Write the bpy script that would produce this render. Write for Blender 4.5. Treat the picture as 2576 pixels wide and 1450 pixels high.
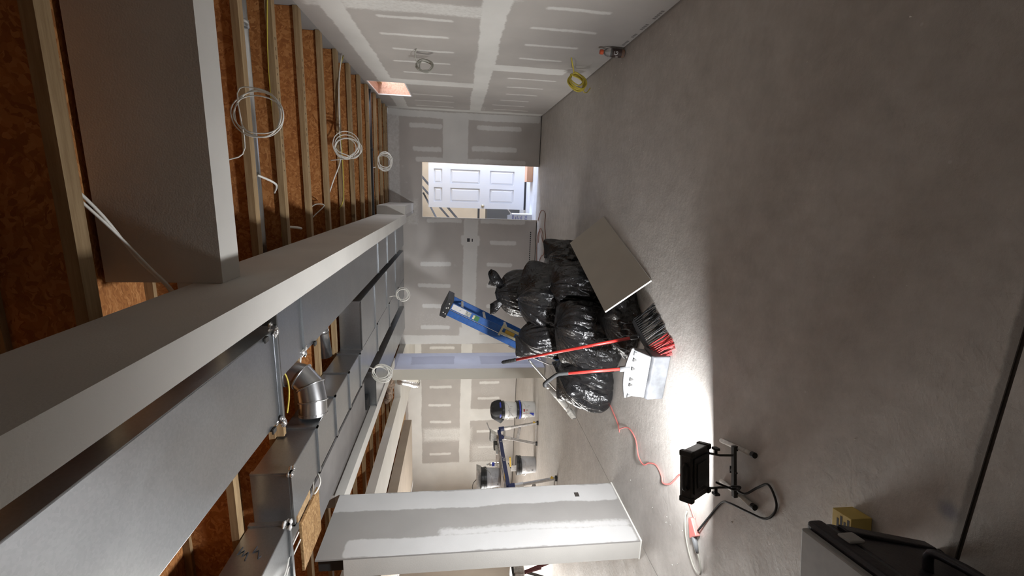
import bpy, bmesh, math, random
import numpy as np
from mathutils import Vector, Matrix, noise as mnoise
random.seed(7); rng = np.random.default_rng(7)
for o in list(bpy.data.objects): bpy.data.objects.remove(o)
SC = bpy.context.scene; COL = SC.collection
PI = math.pi; V = Vector

# ------------------------------------------------------------------ camera
cam_data = bpy.data.cameras.new('camera'); cam = bpy.data.objects.new('camera', cam_data); COL.objects.link(cam)
RIGHT = V((0.975, 0.221, 0.010)); FWD = V((-0.218, 0.968, -0.122))
FWD.normalize(); RIGHT = (RIGHT - FWD*RIGHT.dot(FWD)).normalized(); UP = RIGHT.cross(FWD)
m = Matrix((( -UP.x, RIGHT.x, -FWD.x), (-UP.y, RIGHT.y, -FWD.y), (-UP.z, RIGHT.z, -FWD.z))).to_4x4()
m.translation = V((0, 0, 1.46)); cam.matrix_world = m
cam_data.sensor_fit = 'HORIZONTAL'; cam_data.sensor_width = 36.0; cam_data.lens = 1125.0/2576.0*36.0
cam_data.clip_start = 0.02; cam_data.clip_end = 100
SC.camera = cam
SC.view_settings.view_transform = 'Standard'; SC.view_settings.look = 'None'
SC.view_settings.exposure = 0.0; SC.view_settings.gamma = 1.0; SC.view_settings.use_curve_mapping = False

# ------------------------------------------------------------------ world and lamps
W = bpy.data.worlds.new('world'); SC.world = W; W.use_nodes = True
W.node_tree.nodes['Background'].inputs[0].default_value = (0.75, 0.85, 1.0, 1); W.node_tree.nodes['Background'].inputs[1].default_value = 1.2
FLOOD = 760.0          # emission strength of the floor flood lamp's lens
FLOOD_COL = (0.97, 0.98, 1.0)
BACK_W = 45.0         # second work lamp, in the left room
SIDE_FILL_W = 430.0         # added soft fill light from the left room, no known source
DOOR_W = 300.0         # daylight through the patio door of the next room
def area(name, loc, target, sx, sy, power, col):
    L = bpy.data.lights.new(name, 'AREA'); L.shape = 'RECTANGLE'; L.size = sx; L.size_y = sy; L.energy = power; L.color = col
    o = bpy.data.objects.new(name, L); COL.objects.link(o); o.location = loc
    o.rotation_euler = (V(target) - V(loc)).to_track_quat('-Z', 'Y').to_euler(); return o
area('patio_daylight', (2.9, 9.35, 1.25), (0.0, 9.35, 0.9), 1.3, 2.0, DOOR_W, (0.60, 0.72, 1.0))
area('left_room_fill', (-8.2, 6.0, 1.2), (0.0, 4.6, 0.6), 3.6, 2.1, SIDE_FILL_W, (1.0, 0.98, 0.94))  # added fill light, brightens the floor and right wall
area('window_daylight', (1.95, 6.69, 2.55), (1.2, 6.75, 2.32), 0.8, 0.5, 34.0, (0.90, 0.93, 1.0))

# ------------------------------------------------------------------ materials
def new_mat(name):
    mt = bpy.data.materials.new(name); mt.use_nodes = True
    nt = mt.node_tree; b = nt.nodes['Principled BSDF']; return mt, nt, b
def nd(nt, t, **kw):
    n = nt.nodes.new(t)
    for k, v in kw.items(): setattr(n, k, v)
    return n
def simple(name, col, rough=0.6, metal=0.0, var=0.0, scale=8.0, bump=0.0, bscale=60.0, coat=0.0, emit=None, estr=0.0, trans=0.0, stretch=None):
    mt, nt, b = new_mat(name)
    b.inputs['Base Color'].default_value = (*col, 1); b.inputs['Roughness'].default_value = rough; b.inputs['Metallic'].default_value = metal
    if coat: b.inputs['Coat Weight'].default_value = coat
    if trans: b.inputs['Transmission Weight'].default_value = trans
    tc = nd(nt, 'ShaderNodeTexCoord'); src = tc.outputs['Object']
    if stretch:
        mp = nd(nt, 'ShaderNodeMapping'); mp.inputs['Scale'].default_value = stretch; nt.links.new(src, mp.inputs['Vector']); src = mp.outputs['Vector']
    if var:
        n = nd(nt, 'ShaderNodeTexNoise'); n.inputs['Scale'].default_value = scale; n.inputs['Detail'].default_value = 6
        nt.links.new(src, n.inputs['Vector'])
        r = nd(nt, 'ShaderNodeValToRGB')
        r.color_ramp.elements[0].position = .3; r.color_ramp.elements[1].position = .7
        r.color_ramp.elements[0].color = (*[max(0, c*(1-var)) for c in col], 1); r.color_ramp.elements[1].color = (*[min(1, c*(1+var)) for c in col], 1)
        nt.links.new(n.outputs['Fac'], r.inputs['Fac']); nt.links.new(r.outputs['Color'], b.inputs['Base Color'])
    if bump:
        n = nd(nt, 'ShaderNodeTexNoise'); n.inputs['Scale'].default_value = bscale; n.inputs['Detail'].default_value = 4
        nt.links.new(src, n.inputs['Vector'])
        bp = nd(nt, 'ShaderNodeBump'); bp.inputs['Strength'].default_value = bump; bp.inputs['Distance'].default_value = .01
        nt.links.new(n.outputs['Fac'], bp.inputs['Height']); nt.links.new(bp.outputs['Normal'], b.inputs['Normal'])
    if emit:
        b.inputs['Emission Color'].default_value = (*emit, 1); b.inputs['Emission Strength'].default_value = estr
    return mt
def drywall_mat(name, paper, mud, rough=0.85):
    mt, nt, b = new_mat(name); b.inputs['Roughness'].default_value = rough
    b.inputs['Specular IOR Level'].default_value = 0.25
    tc = nd(nt, 'ShaderNodeTexCoord')
    at = nd(nt, 'ShaderNodeAttribute', attribute_name='mud')
    n = nd(nt, 'ShaderNodeTexNoise'); n.inputs['Scale'].default_value = 38; n.inputs['Detail'].default_value = 5; n.inputs['Roughness'].default_value = .65
    nt.links.new(tc.outputs['Object'], n.inputs['Vector'])
    a = nd(nt, 'ShaderNodeMath', operation='MULTIPLY_ADD'); a.inputs[1].default_value = 0.5; nt.links.new(n.outputs['Fac'], a.inputs[0])
    sub = nd(nt, 'ShaderNodeMath', operation='SUBTRACT'); sub.inputs[1].default_value = 0.25; nt.links.new(at.outputs['Fac'], sub.inputs[0]); nt.links.new(sub.outputs[0], a.inputs[2])
    mr = nd(nt, 'ShaderNodeMapRange', interpolation_type='SMOOTHSTEP'); mr.inputs['From Min'].default_value = .30; mr.inputs['From Max'].default_value = .72
    nt.links.new(a.outputs[0], mr.inputs['Value'])
    n2 = nd(nt, 'ShaderNodeTexNoise'); n2.inputs['Scale'].default_value = 2.2; n2.inputs['Detail'].default_value = 5; nt.links.new(tc.outputs['Object'], n2.inputs['Vector'])
    mx = nd(nt, 'ShaderNodeMix', data_type='RGBA'); mx.inputs['A'].default_value = (*paper, 1); mx.inputs['B'].default_value = (*mud, 1)
    nt.links.new(mr.outputs['Result'], mx.inputs['Factor'])
    mv = nd(nt, 'ShaderNodeMapRange'); mv.inputs['From Min'].default_value = .3; mv.inputs['From Max'].default_value = .7; mv.inputs['To Min'].default_value = .93; mv.inputs['To Max'].default_value = 1.06
    nt.links.new(n2.outputs['Fac'], mv.inputs['Value'])
    ml = nd(nt, 'ShaderNodeMix', data_type='RGBA', blend_type='MULTIPLY'); ml.inputs['Factor'].default_value = 1
    nt.links.new(mx.outputs['Result'], ml.inputs['A']); nt.links.new(mv.outputs['Result'], ml.inputs['B'])
    nt.links.new(ml.outputs['Result'], b.inputs['Base Color'])
    n3 = nd(nt, 'ShaderNodeTexNoise'); n3.inputs['Scale'].default_value = 140; nt.links.new(tc.outputs['Object'], n3.inputs['Vector'])
    bp = nd(nt, 'ShaderNodeBump'); bp.inputs['Strength'].default_value = .12; bp.inputs['Distance'].default_value = .004
    nt.links.new(n3.outputs['Fac'], bp.inputs['Height']); nt.links.new(bp.outputs['Normal'], b.inputs['Normal'])
    return mt
DRY = drywall_mat('drywall_paper_and_joint_compound', (.41, .385, .36), (.63, .62, .59))
DRYFAR = drywall_mat('drywall_far_lifted', (.50, .47, .445), (.70, .69, .67))  # lighter copy of the same drywall, lifts the dim far wall
DRYPIL = drywall_mat('drywall_near_toned_down', (.33, .318, .302), (.56, .555, .545))  # darker copy of the same drywall, tones down the lamp-lit near pillar
DRYCOOL = drywall_mat('drywall_pale_bluish', (.64, .63, .70), (.80, .80, .88))  # paper and compound both paler and bluer than the other drywall
DRYPLAIN = simple('skimmed_drywall', (.60, .58, .54), .85, var=.05, scale=3, bump=.08, bscale=140)
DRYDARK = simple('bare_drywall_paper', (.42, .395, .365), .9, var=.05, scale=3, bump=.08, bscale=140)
GYPSUM = simple('gypsum_core', (.80, .79, .74), .9)

def concrete():
    mt, nt, b = new_mat('concrete'); tc = nd(nt, 'ShaderNodeTexCoord'); P = tc.outputs['Object']
    def nz(s, d=6, r=.6, src=P):
        n = nd(nt, 'ShaderNodeTexNoise'); n.inputs['Scale'].default_value = s; n.inputs['Detail'].default_value = d; n.inputs['Roughness'].default_value = r
        nt.links.new(src, n.inputs['Vector']); return n.outputs['Fac']
    r = nd(nt, 'ShaderNodeValToRGB'); cr = r.color_ramp
    cr.elements[0].position = .28; cr.elements[0].color = (.36, .335, .305, 1); cr.elements[1].position = .74; cr.elements[1].color = (.63, .595, .555, 1)
    mixn = nd(nt, 'ShaderNodeMath', operation='MULTIPLY_ADD'); mixn.inputs[1].default_value = .50
    half = nd(nt, 'ShaderNodeMath', operation='MULTIPLY'); half.inputs[1].default_value = .50
    nt.links.new(nz(1.1, 8, .68), mixn.inputs[0]); nt.links.new(nz(9, 8, .7), half.inputs[0]); nt.links.new(half.outputs[0], mixn.inputs[2])
    nt.links.new(mixn.outputs[0], r.inputs['Fac'])
    # trowel swirls and dust, pale scuffs
    mp = nd(nt, 'ShaderNodeMapping'); mp.inputs['Scale'].default_value = (3, 14, 3); mp.inputs['Rotation'].default_value = (0, 0, .5); nt.links.new(P, mp.inputs['Vector'])
    sc = nd(nt, 'ShaderNodeMapRange'); sc.inputs['From Min'].default_value = .62; sc.inputs['From Max'].default_value = .78; sc.inputs['To Max'].default_value = .35
    nt.links.new(nz(3.5, 8, .75, mp.outputs['Vector']), sc.inputs['Value'])
    mx = nd(nt, 'ShaderNodeMix', data_type='RGBA'); mx.inputs['B'].default_value = (.60, .58, .55, 1)
    nt.links.new(sc.outputs['Result'], mx.inputs['Factor']); nt.links.new(r.outputs['Color'], mx.inputs['A'])
    # plaster specks
    vo = nd(nt, 'ShaderNodeTexVoronoi'); vo.inputs['Scale'].default_value = 9; nt.links.new(P, vo.inputs['Vector'])
    sp = nd(nt, 'ShaderNodeMapRange'); sp.inputs['From Min'].default_value = .07; sp.inputs['From Max'].default_value = .03; nt.links.new(vo.outputs['Distance'], sp.inputs['Value'])
    gate = nd(nt, 'ShaderNodeMapRange'); gate.inputs['From Min'].default_value = .56; gate.inputs['From Max'].default_value = .62; gate.inputs['To Max'].default_value = .55
    nt.links.new(nz(2.3, 3), gate.inputs['Value'])
    sg = nd(nt, 'ShaderNodeMath', operation='MULTIPLY'); nt.links.new(sp.outputs['Result'], sg.inputs[0]); nt.links.new(gate.outputs['Result'], sg.inputs[1])
    mx2 = nd(nt, 'ShaderNodeMix', data_type='RGBA'); mx2.inputs['B'].default_value = (.70, .69, .66, 1)
    nt.links.new(sg.outputs[0], mx2.inputs['Factor']); nt.links.new(mx.outputs['Result'], mx2.inputs['A'])
    # a small blue chalk stain by the joint
    sv = nd(nt, 'ShaderNodeVectorMath', operation='DISTANCE'); sv.inputs[1].default_value = (-.891, .992, 0); nt.links.new(P, sv.inputs[0])
    st = nd(nt, 'ShaderNodeMapRange', interpolation_type='SMOOTHSTEP'); st.inputs['From Min'].default_value = .045; st.inputs['From Max'].default_value = .005; st.inputs['To Max'].default_value = .6
    nt.links.new(sv.outputs['Value'], st.inputs['Value'])
    mx3 = nd(nt, 'ShaderNodeMix', data_type='RGBA'); mx3.inputs['B'].default_value = (.10, .13, .22, 1)
    nt.links.new(st.outputs['Result'], mx3.inputs['Factor']); nt.links.new(mx2.outputs['Result'], mx3.inputs['A'])
    # dark dirt along the near saw cut
    sx = nd(nt, 'ShaderNodeSeparateXYZ'); nt.links.new(P, sx.inputs[0])
    jd = nd(nt, 'ShaderNodeMath', operation='SUBTRACT'); jd.inputs[1].default_value = .952; nt.links.new(sx.outputs['Y'], jd.inputs[0])
    ja = nd(nt, 'ShaderNodeMath', operation='ABSOLUTE'); nt.links.new(jd.outputs[0], ja.inputs[0])
    jn = nd(nt, 'ShaderNodeMath', operation='MULTIPLY_ADD'); jn.inputs[1].default_value = -.022; nt.links.new(nz(16, 6, .7), jn.inputs[0]); nt.links.new(ja.outputs[0], jn.inputs[2])
    jm = nd(nt, 'ShaderNodeMapRange', interpolation_type='SMOOTHSTEP'); jm.inputs['From Min'].default_value = .010; jm.inputs['From Max'].default_value = -.004; jm.inputs['To Max'].default_value = .62; nt.links.new(jn.outputs[0], jm.inputs['Value'])
    mx4 = nd(nt, 'ShaderNodeMix', data_type='RGBA'); mx4.inputs['B'].default_value = (.09, .075, .062, 1); nt.links.new(jm.outputs['Result'], mx4.inputs['Factor']); nt.links.new(mx3.outputs['Result'], mx4.inputs['A'])
    nt.links.new(mx4.outputs['Result'], b.inputs['Base Color'])
    rr = nd(nt, 'ShaderNodeMapRange'); rr.inputs['To Min'].default_value = .42; rr.inputs['To Max'].default_value = .75; nt.links.new(nz(4), rr.inputs['Value'])
    nt.links.new(rr.outputs['Result'], b.inputs['Roughness'])
    bp = nd(nt, 'ShaderNodeBump'); bp.inputs['Strength'].default_value = .38; bp.inputs['Distance'].default_value = .014
    nt.links.new(nz(26, 8, .7), bp.inputs['Height']); nt.links.new(bp.outputs['Normal'], b.inputs['Normal'])
    return mt
CONC = concrete()
def osb_mat(name, cols):
    mt, nt, b = new_mat(name); b.inputs['Roughness'].default_value = .85
    tc = nd(nt, 'ShaderNodeTexCoord')
    n = nd(nt, 'ShaderNodeTexNoise'); n.inputs['Scale'].default_value = 7; n.inputs['Detail'].default_value = 3; nt.links.new(tc.outputs['Object'], n.inputs['Vector'])
    add = nd(nt, 'ShaderNodeVectorMath', operation='MULTIPLY_ADD'); add.inputs[1].default_value = (.16, .16, .16)
    nt.links.new(n.outputs['Color'], add.inputs[0]); nt.links.new(tc.outputs['Object'], add.inputs[2])
    prev = None
    for ang, sc in ((.25, (34, 120, 46)), (1.15, (40, 130, 46))):
        mp = nd(nt, 'ShaderNodeMapping'); mp.inputs['Scale'].default_value = sc; mp.inputs['Rotation'].default_value = (0, 0, ang); nt.links.new(add.outputs[0], mp.inputs['Vector'])
        vo = nd(nt, 'ShaderNodeTexVoronoi'); vo.inputs['Scale'].default_value = 1; nt.links.new(mp.outputs['Vector'], vo.inputs['Vector'])
        sepc = nd(nt, 'ShaderNodeSeparateColor'); nt.links.new(vo.outputs['Color'], sepc.inputs['Color'])
        r = nd(nt, 'ShaderNodeValToRGB'); cr = r.color_ramp
        cr.elements[0].color = (*cols[0], 1); cr.elements[1].color = (*cols[2], 1); e = cr.elements.new(.55); e.color = (*cols[1], 1)
        nt.links.new(sepc.outputs['Red'], r.inputs['Fac'])
        if prev is None: prev = r.outputs['Color']
        else:
            g = nd(nt, 'ShaderNodeMath', operation='GREATER_THAN'); g.inputs[1].default_value = .5; nt.links.new(sepc.outputs['Green'], g.inputs[0])
            mx = nd(nt, 'ShaderNodeMix', data_type='RGBA'); nt.links.new(g.outputs[0], mx.inputs['Factor']); nt.links.new(prev, mx.inputs['A']); nt.links.new(r.outputs['Color'], mx.inputs['B']); prev = mx.outputs['Result']
    nt.links.new(prev, b.inputs['Base Color']); return mt
OSB = osb_mat('osb_sheathing', ((.29, .105, .026), (.41, .165, .045), (.53, .25, .085)))
OSBPALE = osb_mat('osb_scrap_board', ((.24, .13, .05), (.38, .22, .09), (.5, .32, .15)))
def wood(name, c0, c1, axis=0):
    mt, nt, b = new_mat(name); b.inputs['Roughness'].default_value = .75
    tc = nd(nt, 'ShaderNodeTexCoord'); mp = nd(nt, 'ShaderNodeMapping'); s = [26, 26, 26]; s[axis] = 1.6; mp.inputs['Scale'].default_value = s
    nt.links.new(tc.outputs['Object'], mp.inputs['Vector'])
    n = nd(nt, 'ShaderNodeTexNoise'); n.inputs['Scale'].default_value = 1.5; n.inputs['Detail'].default_value = 8; n.inputs['Roughness'].default_value = .7; nt.links.new(mp.outputs['Vector'], n.inputs['Vector'])
    r = nd(nt, 'ShaderNodeValToRGB'); cr = r.color_ramp; cr.elements[0].position = .3; cr.elements[1].position = .68
    cr.elements[0].color = (*c0, 1); cr.elements[1].color = (*c1, 1); nt.links.new(n.outputs['Fac'], r.inputs['Fac'])
    n2 = nd(nt, 'ShaderNodeTexNoise'); n2.inputs['Scale'].default_value = 9; n2.inputs['Detail'].default_value = 3; nt.links.new(tc.outputs['Object'], n2.inputs['Vector'])
    k = nd(nt, 'ShaderNodeMapRange'); k.inputs['From Min'].default_value = .66; k.inputs['From Max'].default_value = .74; k.inputs['To Max'].default_value = .7; nt.links.new(n2.outputs['Fac'], k.inputs['Value'])
    mx = nd(nt, 'ShaderNodeMix', data_type='RGBA'); mx.inputs['B'].default_value = (.09, .045, .02, 1); nt.links.new(k.outputs['Result'], mx.inputs['Factor']); nt.links.new(r.outputs['Color'], mx.inputs['A'])
    nt.links.new(mx.outputs['Result'], b.inputs['Base Color'])
    bp = nd(nt, 'ShaderNodeBump'); bp.inputs['Strength'].default_value = .15; nt.links.new(n.outputs['Fac'], bp.inputs['Height']); nt.links.new(bp.outputs['Normal'], b.inputs['Normal'])
    return mt
JOIST = wood('joist_lumber', (.22, .135, .060), (.43, .305, .165), 0)
STUD = wood('stud_lumber', (.30, .19, .09), (.52, .36, .20), 2)
PLY = wood('plywood_jamb', (.46, .25, .17), (.66, .42, .32), 1)
def galv():
    mt, nt, b = new_mat('galvanized_steel'); b.inputs['Metallic'].default_value = .95
    tc = nd(nt, 'ShaderNodeTexCoord'); P = tc.outputs['Object']
    vo = nd(nt, 'ShaderNodeTexVoronoi'); vo.inputs['Scale'].default_value = 110; nt.links.new(P, vo.inputs['Vector'])
    sepc = nd(nt, 'ShaderNodeSeparateColor'); nt.links.new(vo.outputs['Color'], sepc.inputs['Color'])
    r = nd(nt, 'ShaderNodeValToRGB'); r.color_ramp.elements[0].color = (.40, .415, .43, 1); r.color_ramp.elements[1].color = (.44, .455, .47, 1); nt.links.new(sepc.outputs['Red'], r.inputs['Fac'])
    nt.links.new(r.outputs['Color'], b.inputs['Base Color'])
    n = nd(nt, 'ShaderNodeTexNoise'); n.inputs['Scale'].default_value = 3; n.inputs['Detail'].default_value = 5; nt.links.new(P, n.inputs['Vector'])
    mr = nd(nt, 'ShaderNodeMapRange'); mr.inputs['To Min'].default_value = .24; mr.inputs['To Max'].default_value = .42; nt.links.new(n.outputs['Fac'], mr.inputs['Value']); nt.links.new(mr.outputs['Result'], b.inputs['Roughness'])
    n2 = nd(nt, 'ShaderNodeTexNoise'); n2.inputs['Scale'].default_value = 2.2; n2.inputs['Detail'].default_value = 2; nt.links.new(P, n2.inputs['Vector'])
    bp = nd(nt, 'ShaderNodeBump'); bp.inputs['Strength'].default_value = .18; bp.inputs['Distance'].default_value = .05; nt.links.new(n2.outputs['Fac'], bp.inputs['Height']); nt.links.new(bp.outputs['Normal'], b.inputs['Normal'])
    return mt
GALV = galv()
GALVB = simple('bright_round_pipe_steel', (.60, .61, .62), .28, .95, var=.06, scale=20)
FOIL = simple('foil_tape', (.78, .77, .76), .25, .9, bump=.7, bscale=45)
SEAL = simple('white_duct_sealant', (.75, .74, .72), .7, bump=.6, bscale=60)
def bagmat():
    mt, nt, b = new_mat('black_bin_liner'); b.inputs['Base Color'].default_value = (.012, .012, .013, 1); b.inputs['Roughness'].default_value = .27
    b.inputs['Specular IOR Level'].default_value = .75
    tc = nd(nt, 'ShaderNodeTexCoord'); P = tc.outputs['Object']
    n = nd(nt, 'ShaderNodeTexNoise'); n.inputs['Scale'].default_value = 11; n.inputs['Detail'].default_value = 4; n.inputs['Distortion'].default_value = .8; nt.links.new(P, n.inputs['Vector'])
    vo = nd(nt, 'ShaderNodeTexVoronoi', feature='DISTANCE_TO_EDGE'); vo.inputs['Scale'].default_value = 13; 
    ad = nd(nt, 'ShaderNodeVectorMath', operation='MULTIPLY_ADD'); ad.inputs[1].default_value = (.18, .18, .18); nt.links.new(n.outputs['Color'], ad.inputs[0]); nt.links.new(P, ad.inputs[2]); nt.links.new(ad.outputs[0], vo.inputs['Vector'])
    s = nd(nt, 'ShaderNodeMath', operation='MULTIPLY_ADD'); s.inputs[1].default_value = .9; nt.links.new(vo.outputs['Distance'], s.inputs[0]); nt.links.new(n.outputs['Fac'], s.inputs[2])
    bp = nd(nt, 'ShaderNodeBump'); bp.inputs['Strength'].default_value = .45; bp.inputs['Distance'].default_value = .02; nt.links.new(s.outputs[0], bp.inputs['Height']); nt.links.new(bp.outputs['Normal'], b.inputs['Normal'])
    return mt
BAG = bagmat()
BLACK = simple('black_plastic', (.014, .014, .015), .45, bump=.1, bscale=120)
BLACKRUB = simple('black_rubber', (.02, .02, .02), .7)
DARKMETAL = simple('dark_painted_metal', (.06, .058, .055), .5, .3)
RED = simple('red_lacquered_handle', (.62, .035, .028), .35, coat=.3)
REDCORD = simple('red_cord_jacket', (.62, .18, .16), .55)
BRISTLE = simple('black_bristle', (.016, .016, .017), .5)
BRISTLER = simple('red_bristle', (.60, .05, .05), .55)
GREYPL = simple('dusty_grey_plastic', (.17, .174, .178), .6, var=.22, scale=14)
GREYDK = simple('dusty_dark_grey_plastic', (.11, .114, .122), .6, var=.35, scale=10)
BLUEFG = simple('blue_fiberglass', (.020, .12, .42), .4, var=.15, scale=30)
BLUEDK = simple('navy_plastic', (.012, .022, .10), .45)
ALU = simple('aluminium', (.66, .65, .63), .38, .85, var=.08, scale=30)
SPLAT = simple('plaster_splashed_aluminium', (.70, .69, .65), .6, .2, var=.2, scale=40)
PAPER = simple('white_label', (.78, .77, .75), .7, var=.06, scale=20)
WHITEPL = simple('white_bucket_plastic', (.74, .74, .73), .4, var=.05, scale=10)
GREYLBL = simple('grey_label_print', (.38, .38, .39), .7)
BLUELBL = simple('blue_label_print', (.03, .05, .42), .5)
INK = simple('dark_print', (.03, .03, .035), .7)
REDINK = simple('red_print', (.42, .07, .06), .6)
GREEN = simple('green_label_print', (.05, .20, .07), .6)
YEL = simple('yellow_plastic', (.70, .45, .05), .5)
CREAM = simple('cream_tool_plastic', (.72, .66, .42), .55, var=.1, scale=30)
CABLE = simple('white_cable_jacket', (.80, .78, .72), .5)
CABLEY = simple('yellow_cable_jacket', (.58, .47, .07), .5)
CABLEG = simple('grey_cable_jacket', (.42, .41, .36), .5)
DOORW = simple('white_door_paint', (.78, .80, .84), .38)
TRIMW = simple('white_vinyl_trim', (.80, .80, .80), .4)
BRASS = simple('satin_nickel_brass', (.62, .56, .42), .3, .9)
BEIGE = simple('beige_painted_wall', (.62, .50, .34), .8, var=.06, scale=3)
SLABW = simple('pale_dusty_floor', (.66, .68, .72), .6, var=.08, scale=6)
STEELB = simple('grey_primed_steel_beam', (.20, .19, .185), .55, var=.1, scale=6)
BROWNB = simple('raw_brown_board', (.40, .34, .28), .85, var=.06, scale=4)
INSUL = simple('brown_insulation', (.28, .21, .16), .95, var=.5, scale=26, bump=1.0, bscale=30)
TOTEG = simple('tote_grey_plastic', (.34, .34, .33), .55, var=.1, scale=20)
TOTEB = simple('tote_black_plastic', (.020, .018, .024), .42, bump=.15, bscale=80)
YBOX = simple('yellow_carton', (.60, .45, .12), .6, var=.1, scale=12)
ORANGE = simple('orange_drink', (.45, .17, .02), .2, trans=.3)
CAPO = simple('orange_cap', (.62, .10, .03), .4)
CLEARP = simple('clear_bottle_plastic', (.85, .86, .86), .08, trans=.9)
CARD = simple('pinkish_cardboard', (.66, .40, .27), .8, var=.08, scale=6)
CARTON = simple('white_carton', (.72, .76, .84), .7)
STEELT = simple('scuffed_steel_tool', (.48, .47, .46), .4, .8, var=.2, scale=30)
ABS = simple('black_abs_pipe', (.012, .012, .014), .35)
def glass_mat():
    mt, nt, b = new_mat('window_glass'); out = nt.nodes['Material Output']
    tr = nd(nt, 'ShaderNodeBsdfTransparent'); gl = nd(nt, 'ShaderNodeBsdfGlossy'); gl.inputs['Roughness'].default_value = .02
    mx = nd(nt, 'ShaderNodeMixShader'); mx.inputs['Fac'].default_value = .12
    nt.links.new(tr.outputs[0], mx.inputs[1]); nt.links.new(gl.outputs[0], mx.inputs[2]); nt.links.new(mx.outputs[0], out.inputs['Surface']); return mt
GLASS = glass_mat()
LENS = simple('lit_flood_lens', (.9, .9, .9), .4, emit=FLOOD_COL, estr=FLOOD)
GAPDARK = simple('dark_joint_filler', (.05, .042, .036), .9, var=.3, scale=20)

# ------------------------------------------------------------------ mesh helpers
class MB:
    def __init__(s): s.v = []; s.f = []; s.fm = []; s.mi = 0; s.M = Matrix()
    def add(s, vs, fs):
        k = len(s.v); M = s.M; s.v += [tuple(M @ V(p)) for p in vs]; s.f += [tuple(i+k for i in f) for f in fs]; s.fm += [s.mi]*len(fs); return s
    def box(s, x0, y0, z0, x1, y1, z1):
        return s.add([(x0,y0,z0),(x1,y0,z0),(x1,y1,z0),(x0,y1,z0),(x0,y0,z1),(x1,y0,z1),(x1,y1,z1),(x0,y1,z1)],
                     [(0,3,2,1),(4,5,6,7),(0,1,5,4),(1,2,6,5),(2,3,7,6),(3,0,4,7)])
    def hexa(s, p):   # 8 corners, bottom 4 then top 4
        return s.add(p, [(0,3,2,1),(4,5,6,7),(0,1,5,4),(1,2,6,5),(2,3,7,6),(3,0,4,7)])
    def prism(s, poly, axis, a, b):   # polygon in the two other axes, extruded along axis
        def mk(p, t):
            q = list(p); q.insert(axis, t); return tuple(q)
        n = len(poly); return s.add([mk(p, a) for p in poly] + [mk(p, b) for p in poly],
                     [tuple(range(n))[::-1], tuple(range(n, 2*n))] + [(i, (i+1) % n, n+(i+1) % n, n+i) for i in range(n)])
    def tube(s, pts, r, n=8, caps=True, closed=False):
        pts = [V(p) for p in pts]; L = len(pts); rr = r if isinstance(r, (list, tuple)) else [r]*L
        T = []
        for i in range(L):
            a = pts[(i-1) % L] if (closed or i > 0) else pts[0]; b = pts[(i+1) % L] if (closed or i < L-1) else pts[-1]
            d = b-a; T.append(d.normalized() if d.length > 1e-9 else V((0,0,1)))
        u = T[0].orthogonal().normalized(); vs = []
        for i in range(L):
            u = (u - T[i]*u.dot(T[i])); u = u.normalized() if u.length > 1e-6 else T[i].orthogonal().normalized(); w = T[i].cross(u)
            vs += [tuple(pts[i] + (u*math.cos(2*PI*j/n) + w*math.sin(2*PI*j/n))*rr[i]) for j in range(n)]
        fs = []
        for i in range(L if closed else L-1):
            a = i*n; b = ((i+1) % L)*n
            fs += [(a+j, a+(j+1) % n, b+(j+1) % n, b+j) for j in range(n)]
        if caps and not closed: fs += [tuple(range(n))[::-1], tuple(range((L-1)*n, L*n))]
        return s.add(vs, fs)
    def lathe(s, prof, n=24, c=(0,0,0), cap=True):   # profile of (r, z)
        vs = []
        for r, z in prof: vs += [(c[0]+r*math.cos(2*PI*j/n), c[1]+r*math.sin(2*PI*j/n), c[2]+z) for j in range(n)]
        fs = []
        for i in range(len(prof)-1): fs += [(i*n+j, i*n+(j+1) % n, (i+1)*n+(j+1) % n, (i+1)*n+j) for j in range(n)]
        if cap: fs += [tuple(range(n))[::-1], tuple(range((len(prof)-1)*n, len(prof)*n))]
        return s.add(vs, fs)
    def bar(s, a, b, w, h, up=(0,0,1)):
        a = V(a); b = V(b); d = (b-a).normalized(); u = V(up); sd = d.cross(u)
        if sd.length < 1e-4: sd = d.orthogonal()
        sd.normalize(); u = sd.cross(d).normalized(); sd = sd*w/2; u = u*h/2
        return s.hexa([tuple(p) for p in (a-sd-u, a+sd-u, b+sd-u, b-sd-u, a-sd+u, a+sd+u, b+sd+u, b-sd+u)])
    def build(s, name, mat, parent=None, smooth=False, bevel=0.0, seg=2, label=None):
        off = V((0,0,0)); q = parent
        while q is not None: off += q.location; q = q.parent
        me = bpy.data.meshes.new(name); me.from_pydata([tuple(V(p)-off) for p in s.v], [], s.f)
        mats = mat if isinstance(mat, (list, tuple)) else [mat]
        for mt in mats: me.materials.append(mt)
        if len(mats) > 1: me.polygons.foreach_set('material_index', s.fm)
        bm = bmesh.new(); bm.from_mesh(me); bmesh.ops.recalc_face_normals(bm, faces=bm.faces); bm.to_mesh(me); bm.free()
        if smooth: me.polygons.foreach_set('use_smooth', [True]*len(me.polygons))
        me.update(); o = bpy.data.objects.new(name, me); COL.objects.link(o)
        if parent is not None: o.parent = parent
        if bevel:
            md = o.modifiers.new('edge', 'BEVEL'); md.width = bevel; md.segments = seg; md.limit_method = 'ANGLE'; md.angle_limit = .6
        if label: o['label'] = label
        return o
def tag(o, label, cat=None, group=None, kind=None):
    o['label'] = label
    if cat: o['category'] = cat
    if group: o['group'] = group
    if kind: o['kind'] = kind
    return o
def thing(name, label, cat, loc=(0,0,0), group=None):
    o = bpy.data.objects.new(name, None); COL.objects.link(o); o.location = loc; o.empty_display_size = .1
    return tag(o, label, cat, group)
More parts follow.
